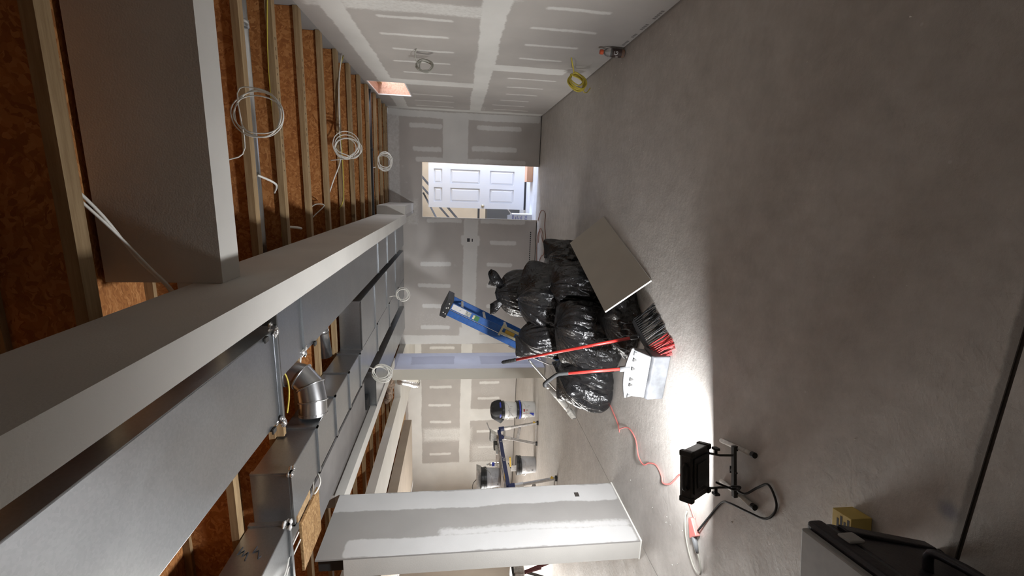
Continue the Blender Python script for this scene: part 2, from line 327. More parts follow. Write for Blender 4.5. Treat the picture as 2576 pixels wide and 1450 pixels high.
def copy_tree(o, loc, label=None, group=None):
    r = o.copy(); COL.objects.link(r); r.location = loc
    if label: r['label'] = label
    if group: r['group'] = group
    for ch in list(o.children):
        c = ch.copy(); COL.objects.link(c); c.parent = r
        for g in list(ch.children):
            d = g.copy(); COL.objects.link(d); d.parent = c
    return r
def struct(o, label): o['kind'] = 'structure'; o['label'] = label; return o
def cr(pts, k=8, closed=False):   # Catmull-Rom through points
    P = [V(p) for p in pts]; n = len(P); out = []
    rngi = range(n) if closed else range(n-1)
    for i in rngi:
        g = (lambda j: P[j % n]) if closed else (lambda j: P[max(0, min(n-1, j))])
        p0, p1, p2, p3 = g(i-1), g(i), g(i+1), g(i+2)
        for t in range(k):
            t /= k; out.append(.5*((2*p1) + (p2-p0)*t + (2*p0-5*p1+4*p2-p3)*t*t + (-p0+3*p1-3*p2+p3)*t**3))
    if not closed: out.append(P[-1])
    return out
def text_mesh(txt, size):
    c = bpy.data.curves.new('lettering', 'FONT'); c.body = txt; c.size = size; c.align_x = 'CENTER'; c.align_y = 'CENTER'; c.resolution_u = 2
    o = bpy.data.objects.new('lettering', c); me = bpy.data.meshes.new_from_object(o)
    vs = [tuple(v.co) for v in me.vertices]; fs = [tuple(p.vertices) for p in me.polygons]
    bpy.data.objects.remove(o); bpy.data.meshes.remove(me); bpy.data.curves.remove(c); return vs, fs
def add_text(mb, txt, size, o, ux, uy, lift=.001):
    vs, fs = text_mesh(txt, size); o = V(o); ux = V(ux).normalized(); uy = V(uy).normalized(); nn = ux.cross(uy)
    mb.add([tuple(o + ux*p[0] + uy*p[1] + nn*lift) for p in vs], fs)

# ------------------------------------------------------------------ drywall sheet with joint compound as a 'mud' attribute
def mud_field(U, Vv, patches):
    r_ = np.random.default_rng(int(abs(U.sum())*10) % 9973); wob = np.zeros_like(U); wob2 = np.zeros_like(U)
    for fq, am in ((1.7,.010),(3.9,.008),(7.3,.006),(13.1,.0045),(23.7,.0035),(41.9,.0025),(71.3,.002)):
        for w_ in (wob, wob2):
            a1, a2, a3, a4 = r_.uniform(0, 6.28, 4); w_ += am*np.sin(fq*(np.cos(a1)*U+np.sin(a1)*Vv)+a2)*np.cos(fq*.61*(np.cos(a3)*U+np.sin(a3)*Vv)+a4)
    M = np.zeros_like(U)
    for p in patches:
        u0, u1, v0, v1 = p[:4]; s = p[4] if len(p) > 4 else 1.0; soft = p[5] if len(p) > 5 else .024
        cu, cv, hu, hv = (u0+u1)/2, (v0+v1)/2, abs(u1-u0)/2, abs(v1-v0)/2
        r = min(hu, hv, .05)*.8
        dx = np.abs(U+wob2-cu)-hu+r; dy = np.abs(Vv+wob-cv)-hv+r
        d = np.hypot(np.maximum(dx, 0), np.maximum(dy, 0)) + np.minimum(np.maximum(dx, dy), 0) - r
        val = s*np.clip(.5 - d/(2*soft), 0, 1)
        if s < 0: M = np.where(np.clip(.5 - d/(2*soft), 0, 1) > 0, M*(1-np.clip(.5 - d/(2*soft), 0, 1)), M)
        else: M = np.maximum(M, val)
    return M
def sheet(name, org, ud, vd, u0, u1, v0, v1, step, patches, holes=(), thick=.0127, mat=None, parent=None):
    """front face is a fine grid at org + u*ud + v*vd (normal = ud x vd, towards the room); a body of the sheet's thickness lies behind"""
    def axis(a, b, cuts):
        xs = sorted(set([a, b] + [c for c in cuts if a < c < b])); out = [a]
        for p, q in zip(xs[:-1], xs[1:]):
            n = max(1, int(round((q-p)/step))); out += list(np.linspace(p, q, n+1)[1:])
        return np.array(out)
    us = axis(u0, u1, [c for h in holes for c in h[:2]]); vs = axis(v0, v1, [c for h in holes for c in h[2:4]])
    UU, VV = np.meshgrid(us, vs, indexing='ij'); nu, nv = UU.shape
    ud = np.array(ud, float); vd = np.array(vd, float); org = np.array(org, float); nn = np.cross(ud, vd)
    P = org + UU[..., None]*ud + VV[..., None]*vd
    mud = mud_field(UU, VV, patches).ravel()
    idx = np.arange(nu*nv).reshape(nu, nv)
    q = np.stack([idx[:-1,:-1], idx[1:,:-1], idx[1:,1:], idx[:-1,1:]], -1).reshape(-1, 4)
    cu = ((us[:-1]+us[1:])/2)[:, None] + 0*vs[None, :-1]; cv = ((vs[:-1]+vs[1:])/2)[None, :] + 0*us[:-1, None]
    keep = np.ones(cu.size, bool)
    for h in holes: keep &= ~((cu.ravel() > h[0]) & (cu.ravel() < h[1]) & (cv.ravel() > h[2]) & (cv.ravel() < h[3]))
    q = q[keep]
    verts = P.reshape(-1, 3).tolist(); faces = q.tolist()
    # edges and back
    def rim(loop):
        k = len(verts)
        for (a, b) in loop:
            p = org + a*ud + b*vd; verts.append(p.tolist()); verts.append((p - nn*thick).tolist())
        n = len(loop)
        for i in range(n): j = (i+1) % n; faces.append([k+2*i, k+2*i+1, k+2*j+1, k+2*j])
    rim([(u0, v0), (u0, v1), (u1, v1), (u1, v0)])
    for h in holes:
        a, b, c, d = max(h[0], u0), min(h[1], u1), max(h[2], v0), min(h[3], v1); rim([(a, c), (b, c), (b, d), (a, d)])
    xs = sorted(set([u0, u1] + [min(max(h[i], u0), u1) for h in holes for i in (0, 1)])); ys = sorted(set([v0, v1] + [min(max(h[i], v0), v1) for h in holes for i in (2, 3)]))
    for a, b in zip(xs[:-1], xs[1:]):
        for c, d in zip(ys[:-1], ys[1:]):
            mu, mv = (a+b)/2, (c+d)/2
            if any(h[0] < mu < h[1] and h[2] < mv < h[3] for h in holes): continue
            k = len(verts)
            for (p_, q_) in ((a, c), (a, d), (b, d), (b, c)): verts.append((org + p_*ud + q_*vd - nn*thick).tolist())
            faces.append([k, k+1, k+2, k+3])
    me = bpy.data.meshes.new(name); me.from_pydata(verts, [], faces); me.materials.append(mat or DRY)
    at = me.attributes.new('mud', 'FLOAT', 'POINT'); full = np.zeros(len(verts), np.float32); full[:mud.size] = mud; at.data.foreach_set('value', full)
    me.update(); o = bpy.data.objects.new(name, me); COL.objects.link(o)
    if parent is not None: o.parent = parent
    return o

# ================================================================== SETTING
# floor: slabs parted by saw-cut joints
JX, JY, FB = -2.70, 0.94, 10.2
f = MB().box(JX+.003, JY+.006, -.15, 1.31, 8.26, 0).build('floor', CONC); struct(f, 'grey trowelled concrete floor with plaster specks and saw-cut joints')
MB().box(JX+.003, -3.0, -.15, 1.31, JY-.006, 0).build('slab', CONC, f)
MB().box(-8.5, JY+.006, -.15, JX-.003, FB, 0).build('slab', CONC, f)
MB().box(-8.5, -3.0, -.15, JX-.003, JY-.006, 0).build('slab', CONC, f)
MB().box(JX+.003, 8.262, -.15, 1.262, 8.40, -.002).build('slab', CONC, f)
MB().box(JX-.004, -3, -.15, JX+.004, FB, -.012).box(-8.5, JY-.007, -.15, 1.26, JY+.007, -.005).build('joint_filler', GAPDARK, f, label='dark dirt filled saw cuts')
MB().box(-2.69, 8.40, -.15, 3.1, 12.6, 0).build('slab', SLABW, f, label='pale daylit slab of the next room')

# right wall, u = y, v = z, facing -x
RX = 1.255
rp = [(2.6, 8.25, 1.09, 1.285), (2.6, 8.25, 2.29, 2.47), (8.05, 8.25, .03, 2.65, .9), (3.55, 3.82, 1.2, 2.6, .62, .05), (6.0, 6.3, 1.25, 2.35, .7, .04), (5.08, 5.33, .3, 1.25, .85, .03), (3.2, 3.45, 1.0, 2.3, .5, .06), (7.65, 8.1, 1.0, 1.3, .4)]
for y, z0, z1 in ((3.91,1.49,2.10),(4.33,1.54,2.15),(4.75,1.51,2.10),(5.18,1.53,2.15),(5.645,1.52,2.10),(6.105,1.52,2.13),(6.92,1.53,2.14),(7.39,1.53,2.15),(7.845,1.54,2.16),(3.48,.37,.855),(3.9,.35,.89),(4.33,.39,.88),(4.78,.44,.89),(5.63,.30,.90),(6.10,.38,.87),(6.54,.38,.835),(7.0,.43,.87),(7.43,.43,.95),(7.82,.32,.9),(3.45,1.5,2.1),(3.03,1.5,2.1),(3.03,.35,.9)):
    rp.append((y-.036, y+.036, z0, z1, .72))
WIN = (6.245, 7.12, 2.15, 2.615)
wr = sheet('wall_right', (RX, 0, 0), (0, -1, 0), (0, 0, 1), -8.25, 3.0, .012, 2.65, .0125, [(-p[1], -p[0], *p[2:]) for p in rp], [(-WIN[1], -WIN[0], WIN[2], WIN[3])])
struct(wr, 'right drywall wall with taped seams and dabs of joint compound')
mb = MB()
for (y, n) in ((3.35, 5), (3.62, 4), (3.84, 3), (4.02, 4)):
    for i in range(n): mb.box(RX-.0006, y+i*.035, .028, RX+.001, y+i*.035+.022, .052)
mb.build('edge_print', simple('faded_edge_print', (.18, .17, .16), .9), wr, label='faded dark print along the bottom edge')
# window well and window
w = MB().box(1.268, WIN[0]-.02, WIN[2]-.02, 1.64, WIN[0], WIN[3]+.02).box(1.268, WIN[1], WIN[2]-.02, 1.64, WIN[1]+.02, WIN[3]+.02).box(1.268, WIN[0], WIN[3], 1.64, WIN[1], WIN[3]+.02).box(1.268, WIN[0], WIN[2]-.02, 1.64, WIN[1], WIN[2]).build('window_1', PLY)
struct(w, 'small high basement window in a raw plywood lined recess')
MB().box(1.56, WIN[0], WIN[2], 1.61, WIN[0]+.045, WIN[3]).box(1.56, WIN[1]-.045, WIN[2], 1.61, WIN[1], WIN[3]).box(1.56, WIN[0], WIN[2], 1.61, WIN[1], WIN[2]+.045).box(1.56, WIN[0], WIN[3]-.045, 1.61, WIN[1], WIN[3]).box(1.562, 6.66, WIN[2], 1.605, 6.70, WIN[3]).build('window_frame', TRIMW, w, bevel=.004)
MB().box(1.58, WIN[0]+.045, WIN[2]+.045, 1.586, WIN[1]-.045, WIN[3]-.045).build('pane', GLASS, w)
MB().box(1.40, WIN[0]+.004, WIN[3]-.05, 1.44, WIN[1]-.004, WIN[3]-.002).build('lumber_strip', STUD, w)
mb = MB()
for a in (0, 1):
    mb.box(RX-.0015, WIN[0]-.012 if a == 0 else WIN[1]-.003, WIN[2]-.012, RX+.012, WIN[0]+.003 if a == 0 else WIN[1]+.012, WIN[3]+.012)
mb.box(RX-.0015, WIN[0], WIN[2]-.012, RX+.012, WIN[1], WIN[2]+.003).box(RX-.0015, WIN[0], WIN[3]-.003, RX+.012, WIN[1], WIN[3]+.012).build('corner_bead', TRIMW, w)

# far wall, u = x, v = z, facing -y
FY = 8.25; DX0, DX1, DZ = -.568, .392, 2.095; FX0 = -2.98
fp = [(FX0, -.57, 1.08, 1.365, .75), (-1.07, -.87, 1.04, 1.41, .8, .03), (.39, 1.25, 1.29, 1.735), (FX0, 1.25, 2.45, 2.67, .55, .03), (1.13, 1.25, .03, 2.67, .9), (FX0, -2.80, .1, 2.5, .95), (-.60, DX0, .05, 2.1, .6, .02), (-2.75, -2.3, 1.5, 2.3, .35, .08), (-.75, -.2, 2.12, 2.4, .45, .06), (-2.98, -2.62, 1.0, 1.42, .8, .04)]
for x, z0, z1 in ((1.0,1.74,2.31),(.617,1.75,2.25),(.44,1.68,2.2),(1.01,.35,1.15),(.648,.41,1.23),(.44,.24,1.3),(-.63,1.39,2.02),(-.614,.21,1.055),(-.995,.36,.87),(-1.42,1.57,2.13),(-1.414,.42,.91),(-1.83,1.57,2.17),(-1.82,.42,.9),(-2.225,1.57,2.1),(-2.22,.4,.9),(-2.63,1.58,2.14),(-2.62,.4,.9)):
    fp.append((x-.045, x+.045, z0, z1, .8))
for x, z in ((-.13, 2.33), (.05, 2.37), (.02, 2.5), (-1.45, 1.5), (.3, 2.42), (-.35, 2.2)): fp.append((x-.05, x+.05, z-.05, z+.05, .5, .06))
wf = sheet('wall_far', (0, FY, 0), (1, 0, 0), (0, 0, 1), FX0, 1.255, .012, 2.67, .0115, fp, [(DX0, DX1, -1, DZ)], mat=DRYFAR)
struct(wf, 'far drywall wall with a doorway, mudded seams and screw dabs')
MB().box(-.995, FY-.0008, 1.235, -.93, FY+.004, 1.285).box(-.992, FY-.0012, 1.18, -.935, FY+.004, 1.20).build('outlet_cutout', INK, wf, label='two small dark cut-outs in the joint compound')
mb = MB()
for i in range(18): mb.box(-1.42+i*.036, FY-.0006, .10, -1.42+i*.036+.024, FY+.002, .118)
mb.build('edge_print', INK, wf, label='small dark print along the bottom edge')
# door opening framing: studs and thin drywall edges
d = MB().box(DX0-.04, FY+.013, 0, DX0, FY+.11, DZ+.04).build('trim_1', STUD); struct(d, 'rough stud framing of the far doorway')
MB().box(DX1, FY+.013, 0, DX1+.04, FY+.11, DZ+.04).build('stud', STUD, d); MB().box(DX0, FY+.013, DZ, DX1, FY+.11, DZ+.04).build('header', STUD, d)
MB().box(DX0, FY-.001, .0, DX0+.006, FY+.013, DZ).box(DX0, FY-.001, DZ-.006, DX1, FY+.013, DZ).build('drywall_edge', GYPSUM, d)
MB().box(FX0, FY+.014, 0, DX0-.042, FY+.10, .09).box(DX1+.042, FY+.014, 0, 1.268, FY+.10, .09).build('sole_plate', GAPDARK, d)
# next room
nb = MB().box(-2.69, 12.5, 0, 3.1, 12.6, 2.8).box(-2.69, 8.37, 0, DX0-.04, 8.40, 2.8).box(DX1+.04, 8.37, 0, 3.0, 8.40, 2.8).box(DX0-.04, 8.37, DZ+.04, DX1+.04, 8.40, 2.8).box(-2.79, 8.37, 0, -2.69, 12.6, 2.8).box(-2.69, 8.37, 2.75, 3.1, 12.6, 2.85).box(3.0, 8.37, 0, 3.1, 12.6, 2.8).build('wall_next_room', BEIGE); struct(nb, 'beige walls of the room beyond the doorway')

# left room: back wall (y = 10.05), side walls
BY = 10.05
lp = [(-8.4, -2.9, 1.1, 1.36), (-8.4, -2.9, 2.28, 2.6), (-3.4, -2.98, .03, 2.6, .8), (-4.45, -4.16, 0.03, 2.4, .9), (-5.62, -5.3, .03, 1.2, .75), (-5.0, -4.6, .5, .9, .35, .05), (-6.2, -5.75, 1.0, 2.3, .6, .1), (-8.4, -6.75, .03, 2.5, .9, .05), (-4.3, -3.9, 1.8, 2.4, .8), (-6.9, -6.1, .03, 1.2, .5, .2)]
for x, z0, z1 in ((-3.28,1.45,2.05),(-3.3,.45,1.0),(-3.72,1.5,2.1),(-4.62,.42,.92),(-5.03,.4,.95),(-5.45,.45,.95),(-4.72,1.55,2.1),(-5.18,1.56,2.12),(-5.63,1.55,2.1),(-6.05,1.55,2.12),(-6.5,1.55,2.1),(-5.9,.4,.95),(-6.35,.4,.9)): lp.append((x-.04, x+.04, z0, z1, .75))
wb = sheet('wall_back', (0, BY, 0), (1, 0, 0), (0, 0, 1), -8.4, -2.5, .012, 2.66, .015, lp); struct(wb, 'back drywall wall of the left room, heavily mudded')
MB().box(-8.4, BY+.013, 0, -2.5, BY+.10, .09).build('sole_plate', GAPDARK, wb)
MB().box(-5.62, BY-.001, .30, -5.52, BY+.002, .36).build('outlet_cutout', INK, wb)
wl = MB().box(-8.45, -3, 0, -8.4, BY+.02, 2.95).build('wall_left', DRYPLAIN); struct(wl, 'left wall of the left room')
wn = MB().box(-8.45, -3.05, 0, 1.3, -3.0, 2.95).build('wall_rear', DRYDARK); struct(wn, 'rear wall behind the viewer')
MB().box(-8.45, BY+.013, 2.4, -2.5, BY+.06, 3.0).build('rim_board', STUD, wb)
wc = MB().box(FX0, FY+.0127, 0, FX0+.03, BY, 2.66).build('wall_return', DRYPLAIN); struct(wc, 'short drywall return beside the far wall')
wo = MB().box(1.27, -3, 0, 1.31, WIN[0]-.03, 2.62).box(1.27, WIN[1]+.03, 0, 1.31, 8.4, 2.62).box(1.27, WIN[0]-.03, 0, 1.31, WIN[1]+.03, WIN[2]-.03).box(1.27, -3, 2.655, 1.31, 8.4, 2.97).build('wall_foundation', simple('foundation_concrete', (.3, .3, .29), .9)); struct(wo, 'foundation wall behind the right drywall')
wo2 = MB().box(-2.98, FY+.014, 2.66, 1.3, FY+.10, 2.97).build('wall_rim', STUD); struct(wo2, 'wood rim above the far wall')

# unseen frames: invented glazing for the left-room fill; patio door for next-room daylight
mb = MB()
for y in (4.15, 5.37, 6.59, 7.81): mb.box(-8.40, y, .10, -8.30, y+.07, 2.30)
mb.box(-8.40, 4.15, .10, -8.30, 7.88, .17).box(-8.40, 4.15, 2.23, -8.30, 7.88, 2.30)
w2 = mb.build('left_fill_frame', TRIMW); struct(w2, 'made-up white glazing frame around the left room fill light')
MB().box(-8.37, 4.2, .15, -8.364, 7.83, 2.25).build('pane', GLASS, w2)  # pane of the same invented glazing
mb = MB().box(2.93, 8.62, .2, 2.999, 8.70, 2.3).box(2.93, 10.0, .2, 2.999, 10.08, 2.3).box(2.93, 8.62, .17, 2.999, 10.08, .24).box(2.93, 8.62, 2.26, 2.999, 10.08, 2.33)
w3 = mb.build('window_3', TRIMW); struct(w3, 'white patio door frame at the side of the next room')

# pillars (ends of partition walls)
PX0, PX1, PY0, PY1 = -2.83, -2.665, 2.845, 3.55
pp = [(2.845, 3.02, .02, 2.28, .95, .02), (3.33, 3.55, .02, 2.5, .95, .02), (2.845, 3.55, .02, .10, .3), (3.0, 3.1, .02, 1.6, .8, .05)]
pl = sheet('wall_pillar_near', (PX1, 0, 0), (0, 1, 0), (0, 0, 1), PY0, PY1, .012, 2.455, .012, pp, mat=DRYPIL); struct(pl, 'near drywall partition end with two mudded bands')
MB().box(PX0, PY0, .012, PX1-.013, PY1, 2.26).build('core', DRYPLAIN, pl)
MB().box(PX0+.02, PY0+.05, 2.26, PX1-.014, PY1-.01, 2.45).build('framing', BLACKRUB, pl, label='dark steel framing at the top')
MB().box(PX1-.001, 3.385, .355, PX1+.001, 3.44, .395).build('box_cutout', GAPDARK, pl, label='small torn outlet cut-out')
MB().box(PX0-.005, PY0-.005, 0, PX1+.004, PY1+.004, .012).build('plaster_edge', GYPSUM, pl)
FPx0, FPx1, FPy0, FPy1 = -3.05, -2.86, 6.78, 7.46
fq = [(6.78, 6.95, .02, 2.42, 1, .02), (7.3, 7.46, .02, 2.42, 1, .02), (6.78, 7.46, 1.05, 1.5, 1, .02), (6.78, 7.46, 2.2, 2.42, .9, .02)]
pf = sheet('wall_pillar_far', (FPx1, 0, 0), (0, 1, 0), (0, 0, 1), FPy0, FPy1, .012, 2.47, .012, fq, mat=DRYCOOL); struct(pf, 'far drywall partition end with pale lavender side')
MB().box(FPx0, FPy0, .012, FPx1-.013, FPy1, 2.47).build('core', simple('primed_drywall', (.62, .60, .53), .85), pf)

# ceiling: osb deck sheets, joists
ce = MB().box(-8.5, -3, 2.975, 1.31, 10.1, 3.0).build('ceiling', BLACKRUB); struct(ce, 'open ceiling of osb subfloor sheets on i-joists')
sh0 = None
for i, x0 in enumerate(np.arange(-8.5, 1.2, 2.44)):
    for j, y0 in enumerate(np.arange(-3, 10.05, 1.22)):
        mb = MB().box(x0+.002, y0+.002, 2.955, min(x0+2.438, 1.27), min(y0+1.218, 10.06), 2.974); mb.build('osb_sheet', OSB, ce)
JY_LIST = [-2.55, -2.03, -1.5, -.98, -.46, .06, .58, 1.10, 1.615, 2.35, 2.915, 3.395, 3.925, 4.47, 5.015, 5.54, 6.065, 6.56, 7.13, 7.58, 8.0, 8.9, 9.45]
for y in JY_LIST:
    x1 = 1.268 if y < 8.2 else -3.0
    j = MB().box(-8.35, y-.058, 2.655, x1, y, 2.695).box(-8.35, y-.058, 2.916, x1, y, 2.954).build('joist', JOIST, ce)
    MB().box(-8.35, y-.034, 2.695, x1, y-.024, 2.916).build('web', OSB, j)
# stamped grade marks on the undersides of three joists
mb = MB()
for y in (3.395, 3.925, 5.54):
    for k in range(16): u = .05+k*.055+random.uniform(0,.02); mb.box(u, y-.036, 2.6544, u+random.uniform(.006,.03), y-.024, 2.6552)
o = mb.build('grade_stamp', simple('faded_stamp_ink', (.12, .075, .04), .9), ce); o['kind'] = 'stuff'

# drywall soffits
s1 = MB().box(-.575, -2.9, 2.24, -.45, 2.03, 2.585).box(-.575, 2.03, 2.24, -.45, 7.06, 2.652).build('trim_2', DRYPLAIN); struct(s1, 'long drywall soffit boxing in the main beam')
s2 = MB().box(-.449, 2.03, 2.468, 1.254, 2.19, 2.93).build('trim_3', DRYPLAIN); struct(s2, 'drywall cross beam dropping between the joists')
s3 = MB().box(-.449, 6.90, 2.24, -.32, 8.249, 2.652).build('trim_4', DRYPLAIN); struct(s3, 'short drywall jog of the soffit beside the doorway')
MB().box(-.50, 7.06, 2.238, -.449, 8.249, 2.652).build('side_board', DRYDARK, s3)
h1 = MB().box(-2.81, 3.56, 2.42, -2.67, 6.77, 2.50).build('trim_5', DRYPLAIN); struct(h1, 'white drywall header between the two partition ends')
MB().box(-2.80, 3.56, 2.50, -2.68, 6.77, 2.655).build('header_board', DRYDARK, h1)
h2 = MB().box(-4.25, 3.6, 2.42, -3.64, 7.40, 2.53).build('trim_6', DRYPLAIN); struct(h2, 'wide drywall soffit over the left room opening')
MB().box(-4.25, 7.40, 2.42, -2.985, BY-.001, 2.53).build('soffit_board', DRYPLAIN, h2)
h3 = MB().box(-6.45, 4.0, 2.40, -4.95, 8.95, 2.56).build('trim_7', BROWNB); struct(h3, 'brown raw board soffit with a white corner edge')
MB().box(-6.5, 4.0, 2.39, -6.43, 8.95, 2.57).build('corner_bead', TRIMW, h3)
sb = MB().box(-2.60, 2.95, 2.50, -2.22, 4.9, 2.515).box(-2.42, 2.95, 2.515, -2.40, 4.9, 2.64).box(-2.60, 2.95, 2.64, -2.22, 4.9, 2.653).build('trim_8', STEELB); struct(sb, 'grey primed steel beam beside the ducts')

# white door standing in the next room (36 x 80 in, six panels)
DYF = 9.78
dr = thing('door_1', 'white six panel door slab standing beyond the far doorway', None, (0, DYF, 0)); dr['kind'] = 'structure'
mb = MB().box(-.455, DYF, .045, .458, DYF+.02, 2.075)
px = [(-.335, -.04), (.045, .34)]; pz = [(.27, .79), (1.0, 1.62), (1.79, 1.965)]
xs = [-.455, -.335, -.04, .045, .34, .458]; zs = [.045, .27, .79, 1.0, 1.62, 1.79, 1.965, 2.075]
for i in range(5):
    for j in range(7):
        if i in (1, 3) and j in (1, 3, 5): continue
        mb.box(xs[i], DYF-.022, zs[j], xs[i+1], DYF, zs[j+1])
mb.build('slab', DOORW, dr)
for a, b in px:
    for c, e in pz:
        k = .045; MB().hexa([(a+.004,DYF-.001,c+.004),(b-.004,DYF-.001,c+.004),(b-.004,DYF,c+.004),(a+.004,DYF,c+.004)] and
            [(a+.012,DYF,c+.012),(b-.012,DYF,c+.012),(b-.012,DYF,e-.012),(a+.012,DYF,e-.012),(a+k,DYF-.017,c+k),(b-k,DYF-.017,c+k),(b-k,DYF-.017,e-k),(a+k,DYF-.017,e-k)]).build('door_panel', DOORW, dr)
kx, kz = -.40, .93
mb = MB(); mb.M = Matrix.Translation((kx, DYF-.022, kz)) @ Matrix.Rotation(PI/2, 4, 'X'); mb.lathe([(.034,0),(.034,.006),(.013,.012),(.013,.03),(.026,.038),(.030,.052),(.022,.064),(.004,.067)], 20)
mb.build('knob', BRASS, dr, smooth=True)
MB().box(-.455, DYF-.02, .0, .46, DYF+.03, .043).build('gap_strip', INK, dr, label='dark strip for the shaded gap under the door')  # dark strip colours in the shaded gap under the door
# pinkish board and other things in the next room
t = MB().box(.13, 8.95, .002, .70, 9.25, .12).build('cardboard_box', CARD, bevel=.004); tag(t, 'pinkish brown flat box lying right of the door in the next room', 'box')
t = thing('carton', 'white carton with blue print and open flaps left of the white door', 'carton', (-.64, 9.0, 0))
MB().box(-.86, 8.85, .0, -.50, 9.2, .40).build('body', CARTON, t)
MB().hexa([(-.86,8.85,.40),(-.50,8.85,.40),(-.50,8.856,.40),(-.86,8.856,.40),(-.84,8.76,.50),(-.52,8.76,.50),(-.52,8.766,.50),(-.84,8.766,.50)]).build('flap', CARTON, t)
MB().hexa([(-.50,8.85,.40),(-.494,8.85,.40),(-.494,9.2,.40),(-.50,9.2,.40),(-.42,8.87,.47),(-.414,8.87,.47),(-.414,9.18,.47),(-.42,9.18,.47)]).build('flap', CARTON, t)
mb = MB(); add_text(mb, 'SFA', .07, (-.58, 8.849, .12), (1,0,0), (0,0,1))
for i in range(5): mb.box(-.70+.0, 8.848, .20+i*.03, -.53-.02*(i % 3), 8.8495, .208+i*.03)
mb.box(-.72, 8.848, .37, -.52, 8.8495, .385); mb.build('print', BLUELBL, t)
t = thing('metal_rack', 'dark metal rack with slanted braces seen through the doorway', 'rack', (-.6, 11.5, 0))
MB().bar((-.95, 11.6, 0), (-.95, 11.6, 2.5), .05, .05, (1,0,0)).build('post', DARKMETAL, t)
MB().bar((.35, 11.9, 2.5), (-.95, 11.6, 1.35), .05, .05).build('brace', DARKMETAL, t); MB().bar((.1, 11.9, 2.5), (-1.0, 11.6, 1.5), .045, .045).build('brace', DARKMETAL, t)
MB().bar((-.2, 12.0, 2.35), (-1.0, 11.6, 1.9), .04, .04).build('brace', DARKMETAL, t); MB().bar((-.1, 11.8, 2.42), (-1.3, 11.8, 2.42), .03, .03).build('rail', DARKMETAL, t)
MB().bar((-.3, 11.2, .95), (-1.2, 11.2, .95), .04, .05).build('shelf_rail', DARKMETAL, t)
t = MB().box(-1.35, 10.7, 0, -.42, 11.3, .78).build('tool_cabinet', simple('brown_grey_cabinet', (.10, .095, .085), .6), bevel=.01); tag(t, 'dark low cabinet behind the carton in the next room', 'cabinet')

# ================================================================== DUCTS
ZB, ZT = 2.43, 2.648
def cleat(mb, x0, x1, y, right=True, bottom=True, left=False):
    h = .012
    if bottom: mb.box(x0-h, y-.014, ZB-h, x1+h, y+.014, ZB-.0005)
    if right: mb.box(x1+.0005, y-.014, ZB-h, x1+h, y+.014, ZT)
    if left: mb.box(x0-h, y-.014, ZB-h, x0-.0005, y+.014, ZT)
def duct_box(x0, x1, y0, y1): return MB().box(x0, y0, ZB, x1, y1, ZT)
t = thing('air_duct', 'wide galvanized trunk duct hung along the left of the drywall soffit', 'duct', (-1.0, 2.4, ZB), 'ceiling ducts')
duct_box(-1.30, -.785, -1.6, 2.395).build('duct_section', GALV, t, bevel=.004)
duct_box(-1.085, -.60, 2.43, 8.24).build('duct_section', GALV, t, bevel=.004)
MB().box(-1.33, 2.397, ZB-.018, -.76, 2.412, ZT).build('flange', GALV, t); MB().box(-1.33, 2.414, ZB-.016, -.605, 2.429, ZT).build('flange', DARKMETAL, t)
for y in (2.84, 5.6, 6.35, 7.2): mb = MB(); cleat(mb, -1.085, -.60, y, left=True); mb.build('drive_cleat', GALV, t)
for p in ((-.785, 2.40), (-1.30, 2.40), (-1.07, 2.84)):
    mb = MB()
    for k in range(7):
        a = V((p[0]+random.uniform(-.03,.03), p[1]+random.uniform(-.02,.02), ZB-.014+random.uniform(-.012,.03))); r = random.uniform(.012, .026)
        mb.lathe([(r*.2,-r*.5),(r,-.1*r),(r*.8,.4*r),(.1*r,.6*r)], 7, tuple(a))
    mb.build('sealant_blob', FOIL, t, smooth=True)
for p in ((-.80, 2.30), (-1.31, 2.30), (-1.09, 3.05)): MB().box(p[0]-.012, p[1], ZB-.012, p[0]+.014, p[1]+.012, ZB+.045).box(p[0]-.012, p[1]-.03, ZB-.014, p[0]+.014, p[1]+.012, ZB-.006).build('hanger_clip', DARKMETAL, t)
t = thing('air_duct', 'narrow galvanized trunk duct left of the round elbow, its dark side facing the viewer', 'duct', (-1.86, 3, ZB), 'ceiling ducts')
duct_box(-2.035, -1.692, 2.455, 8.24).build('duct_section', GALV, t, bevel=.004)
for y in (2.47, 2.985, 3.46, 3.93, 4.4, 5.4, 6.4, 7.4): mb = MB(); cleat(mb, -2.035, -1.692, y, left=True); mb.build('drive_cleat', GALV, t)
mb = MB()
for k in range(9): r = random.uniform(.012,.022); mb.lathe([(r*.2,-r*.5),(r,-.1*r),(r*.8,.4*r),(.1*r,.6*r)], 7, (-1.69+random.uniform(-.02,.01), 2.47+random.uniform(-.02,.05), ZB-.01+random.uniform(-.01,.02)))
mb.build('sealant_blob', FOIL, t, smooth=True)
t = thing('air_duct', 'galvanized plenum at the bottom edge with dark scribbled numbers on its side', 'duct', (-2.4, 1.5, ZB), 'ceiling ducts')
duct_box(-2.95, -1.975, .2, 2.40).build('duct_section', GALV, t, bevel=.004)
for y in (2.39, 1.9): mb = MB(); cleat(mb, -2.95, -1.975, y); mb.build('drive_cleat', GALV, t)
mb = MB()
for k in range(8): r = random.uniform(.014,.026); mb.lathe([(r*.2,-r*.5),(r,-.1*r),(r*.8,.4*r),(.1*r,.6*r)], 7, (-1.975+random.uniform(-.02,.01), 2.39+random.uniform(-.03,.02), ZB-.01+random.uniform(-.01,.03)))
mb.build('sealant_blob', SEAL, t, smooth=True)
mb = MB()
